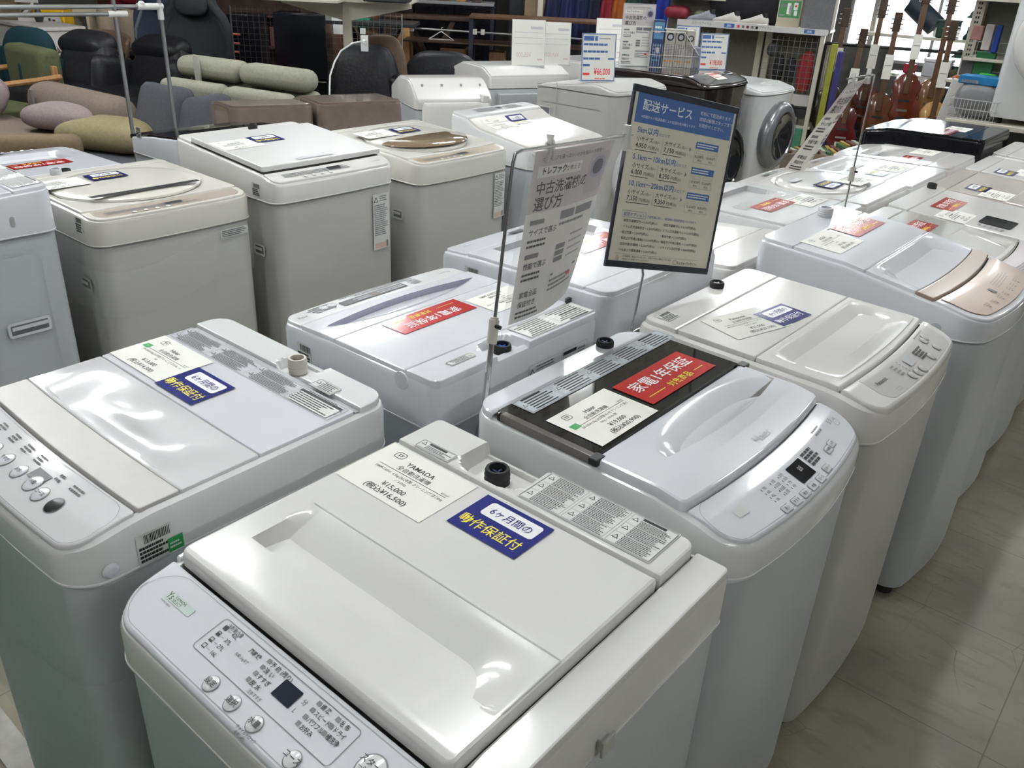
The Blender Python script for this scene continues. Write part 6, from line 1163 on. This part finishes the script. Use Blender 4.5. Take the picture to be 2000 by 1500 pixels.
# instrument corner: guitars on stands and wall hooks
t = item('guitar_rack', 'black guitar rack with padded yokes', 'rack', (-2.75, 9.15, 0), 20); MB().cyl((-.75, 0, 1.0), (.75, 0, 1.0), .016, DARKP).cyl((-.75, 0, 0), (-.75, 0, 1.0), .014, DARKP).cyl((.75, 0, 0), (.75, 0, 1.0), .014, DARKP).build('frame', t)
MB().box(-.8, .8, -.15, .15, .12, .15, DARKP).build('foot_rail', t, bevel=.004)
rb('backdrop_panel', t, -.70, -.10, .15, .17, .0, 1.0, mat('dim_grey_panel', (.10, .10, .09), .7, var=.2), .003)
def guitar(label, x, y, rz, c, c2, scale=1, acoustic=False, lean=6, z=.16, tags=(0,)):
    t = item('guitar', label, 'guitar', (x, y, z), rz); m = mat('guitar_%s' % str(len(bpy.data.materials)), c, .18, var=.25, vscale=5, coat=.8); M0 = RX(-lean); b = MB(); n = 48
    H = .42*scale; W_ = .30*scale; d = .09 if acoustic else .045; ol = []
    for i in range(n):
        a = 2*PI*i/n; v = .5-.5*math.cos(a); s = 1 if a < PI else -1; u = math.sin(a)
        wv = (abs(u)**.8)*(1-.28*math.exp(-((v-.58)/.13)**2))*(1-.22*v); ol.append((s*wv*W_/2*1.0, v*H))
    L = []
    for dy, k in ((-d/2, .94), (-d/2+.008, 1), (d/2-.008, 1), (d/2, .94)): L.append([(p[0]*k, dy, H/2+(p[1]-H/2)*k) for p in ol])
    b.loft(L, m, M0); b.build('body', t, smooth=50)
    MB().box(-.024, .024, -d/2-.012, -d/2+.006, H*.62, H+.50*scale, mat('neck_wood', (.10, .05, .025), .4, var=.2), M0).build('neck', t, bevel=.004)
    MB().box(-.036, .036, -d/2-.008, -d/2+.008, H+.50*scale, H+.66*scale, DWOOD, M0).build('headstock', t, bevel=.006)
    b = MB()
    for k in range(3):
        for s in (-1, 1): b.cyl((s*.036, -d/2, H+.53*scale+.04*k), (s*.058, -d/2, H+.53*scale+.04*k), .006, CHROME, M=M0, n=8)
    b.build('tuning_pegs', t)
    if acoustic: MB().lathe([(.001, 0), (.045, 0), (.05, .002)], DARKP, M0 @ T(0, -d/2-.003, H*.60) @ RX(90), caps=(0, 0)).build('sound_hole', t)
    else: MB().box(-.05, .05, -d/2-.006, -d/2, H*.3, H*.34, CHROME, M0).box(-.05, .05, -d/2-.006, -d/2, H*.48, H*.52, DARKP, M0).build('pickups', t)
    MB().box(-.045, .045, -d/2-.004, -d/2, .02, .10, c2, M0).build('bridge_plate', t)
    if tags: MB().rect(-.04, .04, .0, .22, lambda u, v, dz=0: tuple(M0 @ Vector((u+tags[0], -d/2-.03, H+.12+v))), PAPER).rect(-.03, .03, .12, .125, lambda u, v, dz=0: tuple(M0 @ Vector((u+tags[0], -d/2-.032, H+.12+v))), GINK).build('price_tags', t, smooth=0)
WG = mat('white_pickguard', (.55, .52, .42), .3, coat=.4, bump=.01)
guitar('dark walnut electric guitar at the left end of the guitar rack', -3.25, 8.72, 18, (.05, .03, .02), DARKP, 1.05, z=.2); guitar('wine red electric guitar with a cream pickguard, low on the rack', -3.02, 8.62, 14, (.10, .008, .012), WG, 1.05, z=.04)
guitar('reddish brown electric bass with a light maple neck', -3.0, 8.98, 22, (.10, .02, .010), DARKP, 1.15, z=.2); guitar('tobacco sunburst electric guitar in the middle of the rack', -2.80, 8.86, 22, (.12, .035, .012), DARKP, 1.08, z=.16)
guitar('orange red hollow electric guitar with a glossy top', -2.62, 8.98, 24, (.13, .022, .010), DARKP, 1.2, z=.30); guitar('dark cherry electric guitar with a long black neck', -2.72, 9.3, 24, (.07, .01, .01), DARKP, 1.2, z=.28, tags=None)
guitar('golden oak guitar beside the orange one', -2.42, 9.10, 24, (.20, .09, .02), DARKP, 1.12, z=.30, tags=None); guitar('natural spruce acoustic guitar low at the right end', -2.28, 8.80, 26, (.48, .26, .07), DWOOD, 1.05, True, z=.16)
guitar('brown acoustic guitar behind the black washing machine', -2.12, 9.15, 26, (.20, .09, .03), DWOOD, 1.05, True, z=.25)
t = item('blue_ball', 'sky blue ball on the shelf above the guitars', 'ball', (-3.0, 10.0, 1.37)); MB().lathe([(.10*math.sin(PI*i/12), -.1*math.cos(PI*i/12)) for i in range(1, 12)], mat('sky_blue', (.06, .25, .50), .4, bump=.02)).build('ball', t)
# book and record boxes on the floor in front
for k, (x, y, c, h, l) in enumerate(((-2.95, 7.95, (.20, .14, .09), .16, 'brown cardboard box of books on the floor'), (-2.78, 7.62, (.22, .17, .11), .20, 'tan open box of books nearest the drum machines'), (-2.62, 8.0, (.05, .12, .05), .24, 'green carton of records by the guitars'), (-2.42, 8.25, (.07, .15, .06), .26, 'second green carton of records'), (-2.25, 8.5, (.09, .10, .08), .20, 'grey green flat carton behind the black machine'), (-3.12, 7.75, (.24, .2, .17), .14, 'low pinkish box beside the books'))):
    t = item('carton', l, 'box', (x, y, 0), 30+k*4); rb('body', t, -.17, .17, -.12, .12, 0, h, mat('carton_%d' % k, c, .7, var=.2), .004)
    for j in range(6): rb('book', t, -.15+.05*j, -.115+.05*j, -.1, .1, h-.02, h+.02+.006*(j % 3), mat('book_%d' % (j % 4), ((.30, .22, .05), (.12, .03, .02), (.35, .33, .28), (.03, .10, .06))[j % 4], .6, var=.1), .002, seg=1)
# camping shelves in front of the window
t = item('camping_shelf', 'cream steel shelf unit in front of the bright window', 'shelf', (-2.55, 9.9, 0), 6)
for z, x0 in ((.40, -.75), (.69, -.55), (1.06, -.85), (1.48, -.9)): rb('shelf_board', t, x0, .55, -.12, .28, z, z+.03, CREAMM, .003)
for x in (-.86, .52): rb('post', t, x-.025, x+.025, .22, .28, 0, 2.0, CREAMM, .003)
b = MB(); f = lambda u, v, dz=0: (u, -.1215-dz, v); b.rect(-.5, .3, .69, .72, f, PAPER); b.rect(-.48, -.45, .70, .71, f, GREEN, .001); b.scrib(-.42, .1, .698, .712, 1, f, LINK, .001, seed=5, lo=.01, hi=.03); b.build('label_rail', t, smooth=0)
GRN = mat('forest_green_canvas', (.012, .05, .035), .6, var=.2, bump=.1, bscale=80)
t = item('rolled_mat', 'dark slate rolled sleeping mat leaning on the upper camping shelf', 'mat', (-2.80, 9.85, 1.09)); MB().cyl((-.22, 0, .30), (.06, 0, .10), .10, mat('slate_mat', (.012, .022, .035), .5, var=.2), n=24).build('roll', t)
t = item('small_cooler', 'dark green soft cooler box with a star-like emblem', 'cooler', (-2.61, 9.85, 1.09), 6); rb('body', t, -.10, .10, -.08, .08, 0, .16, GRN, .015); rb('lid', t, -.105, .105, -.085, .085, .15, .17, mat('sage_lid', (.05, .10, .07), .5, bump=.02), .006)
b = MB(); b.poly([(-.055, .10), (-.015, .105), (0, .125), (.015, .105), (.055, .10), (.02, .082), (.025, .06), (0, .07), (-.025, .06), (-.02, .082)], lambda u, v, dz=0: (u, -.0825, v-.005), mat('khaki_emblem', (.30, .28, .10), .6, bump=.01)); b.build('emblem', t, smooth=0)
def lantern(label, loc, s=1):
    t = item('lantern', label, 'lantern', loc); G2 = mat('lantern_green', (.01, .035, .025), .35, coat=.4, bump=.01)
    MB().lathe([(.06*s, 0), (.062*s, .03*s), (.04*s, .06*s), (.035*s, .11*s), (.045*s, .12*s)], G2).build('fuel_base', t); MB().lathe([(.034*s, .12*s), (.034*s, .2*s)], mat('lantern_glass', (.8, .85, .82), .05, alpha=.35, coat=1, bump=.01), caps=(0, 0)).build('globe', t)
    MB().lathe([(.085*s, .20*s), (.05*s, .225*s), (.045*s, .25*s), (.02*s, .275*s), (.005*s, .28*s)], G2).build('hood', t); b = MB()
    for a in (0, 2.1, 4.2): b.cyl((.036*s*math.cos(a), .036*s*math.sin(a), .12*s), (.036*s*math.cos(a), .036*s*math.sin(a), .2*s), .002, METAL, n=5)
    b.build('guard_wires', t)
lantern('green camping lantern on the upper camping shelf', (-2.40, 9.86, 1.09)); lantern('green camping lantern on the middle camping shelf', (-2.45, 9.86, .72))
for k, (x, z, l) in enumerate(((-2.70, 1.095, 'white price card left of the green cooler'), (-2.50, 1.095, 'white price card right of the green cooler'))): t = item('price_card', l, 'card', (x, 9.77, z)); rb('card', t, -.022, .022, -.002, .002, 0, .09, STICK, .0005, RX(-12), seg=1)
t = item('green_sack', 'tall dark green sleeping bag sack at the right end of the camping shelf', 'bag', (-2.20, 9.82, 1.09)); MB().lathe([(.02, 0), (.11, .01), (.115, .30), (.09, .36), (.02, .38)], GRN).build('sack', t)
t = item('cooler_box', 'light grey hard cooler box on the middle camping shelf', 'cooler', (-2.62, 9.85, .72), 6); rb('body', t, -.13, .13, -.09, .09, 0, .14, LGREY, .012); rb('lid', t, -.135, .135, -.095, .095, .14, .175, WH, .01)
t = item('bottle_bag', 'brown and green bundle beside the grey cooler box', 'bag', (-2.45, 9.75, .72)); pad('body', t, .10, .1, .1, mat('mossy_bundle', (.06, .05, .03), .6, var=.3), T(0, 0, .04))
t = item('tent_bag', 'purple grey tent bag propped at the right of the lower lantern', 'bag', (-2.24, 9.80, .74)); pad('body', t, .24, .12, .17, mat('aubergine_nylon', (.08, .06, .09), .4, var=.2), T(0, 0, .1) @ RY(-30))
t = item('first_aid_box', 'red box with a white lid at the left end of the middle shelf', 'box', (-2.88, 9.82, .72)); rb('body', t, -.05, .05, -.05, .05, 0, .10, mat('red_tin', (.40, .02, .04), .4, bump=.01), .006)
t = item('wall_card', 'large pinkish price card hanging below the camping shelf', 'card', (-2.68, 9.74, .46)); rb('card', t, -.07, .07, -.003, .003, 0, .24, mat('pinkish_print', (.60, .55, .54), .5), .001, seg=1)
t = item('stove_case', 'dark case on the lowest camping shelf', 'case', (-2.35, 9.85, .43)); rb('body', t, -.18, .18, -.1, .1, 0, .2, DARKP, .02)
# right gondola end with perforated post
t = item('wall_gondola', 'cream perforated steel gondola with pegboard at the right edge', 'shelf', (-1.68, 7.0, 0), 4)
rb('post', t, -.035, .035, -.04, .04, 0, 2.1, CREAMM, .003); rb('top_board', t, -.06, 1.3, -.55, .1, 1.50, 1.545, CREAMM, .003); rb('pegboard', t, .0, 1.6, .05, .07, 0, 2.0, mat('grey_green_panel', (.16, .165, .14), .6, var=.1), .002); rb('side_panel', t, .62, .66, -.1, .1, .0, 1.45, mat('tiled_cream', (.42, .39, .33), .5, var=.05), .003)
rb('shelf_board', t, .03, .5, -.35, .0, 1.13, 1.15, CREAMM, .003); rb('low_board', t, .0, 1.3, -.35, .0, .98, 1.0, CREAMM, .003)
b = MB()
for k in range(40): b.box(-.012, -.003, -.0415, -.040, .9+.03*k, .915+.03*k, DARKP); b.box(.003, .012, -.0415, -.040, .9+.03*k, .915+.03*k, DARKP)
b.build('slots', t); wires('wire_grid', t, .03, .45, .95, 1.25, -.30, .06, .002, mat('pale_wire', (.45, .50, .45), .4, bump=.01))
for k, (x, y, z, w, h, c, l) in enumerate(((-1.60, 6.75, 1.255, .07, .09, (.45, .22, .20), 'red and pink packet on the gondola hooks'), (-1.52, 6.72, 1.20, .055, .16, (.55, .50, .50), 'white blister pack hanging beside the blue tool'), (-1.46, 6.70, 1.19, .035, .17, (.01, .05, .30), 'blue hand tool hanging on the gondola'), (-1.50, 6.72, 1.03, .12, .16, (.01, .12, .04), 'dark green packet behind the wire grid'), (-1.42, 6.55, .97, .10, .10, (.03, .35, .03), 'bright green packet low on the gondola'), (-1.60, 6.72, 1.03, .08, .12, (.08, .08, .085), 'black boxed tool behind the wire grid'))):
    t = item('hanging_goods', l, 'hanging goods', (x, y, z)); rb('body', t, -w/2, w/2, -.02, .02, 0, h, mat('hang_%d' % k, c, .4, var=.15), .006)
t = item('egg_tray', 'small cream tray of orange items on the gondola board', 'tray', (-1.56, 6.50, 1.0)); rb('tray', t, -.09, .09, -.06, .06, 0, .02, CREAMM, .004); MB().lathe([(.025, .02), (.03, .03), (.01, .045)], mat('orange_plastic', (.35, .10, .02), .5), T(-.035, 0, 0)).lathe([(.025, .02), (.03, .03), (.01, .045)], mat('orange_plastic', (.35, .10, .02), .5), T(.035, 0, 0)).build('fruit', t)
# shelf with a second-storey drum machine
t = item('display_shelf', 'cream display shelf carrying a white drum machine at the right edge', 'shelf', (-.62, 6.12, 0)); rb('shelf_board', t, -.80, 1.6, -.36, .36, .835, .862, CREAMM, .003)
for x in (-.68, .4, 1.5): rb('post', t, x-.03, x+.03, .30, .36, 0, .835, CREAMM, .003)
rb('under_panel', t, -.7, 1.6, .26, .29, 0, .83, mat('dark_under_panel', (.05, .052, .05), .7, bump=.02), .003)
for k in range(3): t2 = item('stored_appliance', ('dark grey appliance under the display shelf, left', 'black appliance under the display shelf, middle', 'dark box under the display shelf, right')[k], 'appliance', (-.95+.55*k, 6.10, 0)); rb('body', t2, -.22, .24, -.22, .22, 0, .55-.05*k, (DARKP, BLACK, GREY)[k], .015); rb('front_panel', t2, -.18, .2, -.235, -.22, .08, .46-.05*k, (BLACK, DARKP, DARKP)[k], .006)
DR = drum('white drum washing machine standing on the raised shelf at the right edge', .60, .56, .98, .98, (-.92, 6.10), 0, WH, WHW, GL, sl=.02, bz=.47, br=.235)
DR.t.location.z = .862; DR.t['label'] = 'white drum washing machine standing on the raised shelf at the right edge'
t = item('folding_tub', 'grey and blue folding laundry tub packed in a wire basket on the raised shelf', 'tub', (-1.30, 5.93, .87)); TB = mat('tub_grey', (.22, .22, .23), .35, var=.03, coat=.3)
for k, (s_, z0, z1) in enumerate(((1, .0, .05), (.93, .05, .10), (.86, .10, .15))): pad('ring', t, .26*s_, .16, .20*s_, TB, T(0, 0, .10+.012*k) @ T(0, -.01*k, 0), p=4)
rb('label_sleeve', t, -.12, .11, -.09, .06, .19, .235, mat('bright_blue_card', (.01, .16, .38), .4, bump=.01), .004); b = MB(); b.scrib(-.10, .02, .195, .215, 1, lambda u, v, dz=0: (u, -.092, v), GINK, 0, seed=4, lo=.01, hi=.02, fill=.9); b.build('sleeve_print', t, smooth=0)
t = item('wire_basket', 'grey wire basket on the raised shelf holding the folding tub', 'basket', (-1.30, 5.90, .864)); b = MB(); PW = mat('pale_grey_wire', (.5, .5, .5), .35, metal=.3, bump=.01)
for i in range(15): b.tube([(-.14+.02*i, -.12, .115), (-.14+.02*i, -.12, .003), (-.14+.02*i, .13, .003), (-.14+.02*i, .13, .115)], .0018, PW, n=5)
for z in (.115, .06, .003):
    for y in (-.12, .13): b.cyl((-.145, y, z), (.145, y, z), .0025, PW, n=6)
    for x in (-.145, .145): b.cyl((x, -.12, z), (x, .13, z), .0025, PW, n=6)
b.build('wires', t)
t = item('white_board', 'white slanted board leaning at the left end of the raised shelf', 'board', (-1.50, 5.98, .55)); rb('board', t, -.06, .05, -.01, .01, .20, .52, WFURN, .02, RY(8))
# green floor tape at the lower left corner and a flat white strip beside it
MB().box(-3, .1, -.7, .285, .0, .002, mat('green_floor_mat', (.012, .09, .035), .5, var=.3, vscale=6), RZ(0)).build('floor_mat', None, label='dark green mat on the floor in front of the two nearest machines', category='mat')
MB().box(-3.0, -1.53, .295, .352, .0, .012, mat('worn_white_strip', (.42, .41, .38), .6, var=.25, vscale=14)).build('floor_strip', None, label='worn white strip along the edge of the green floor mat', category='strip')
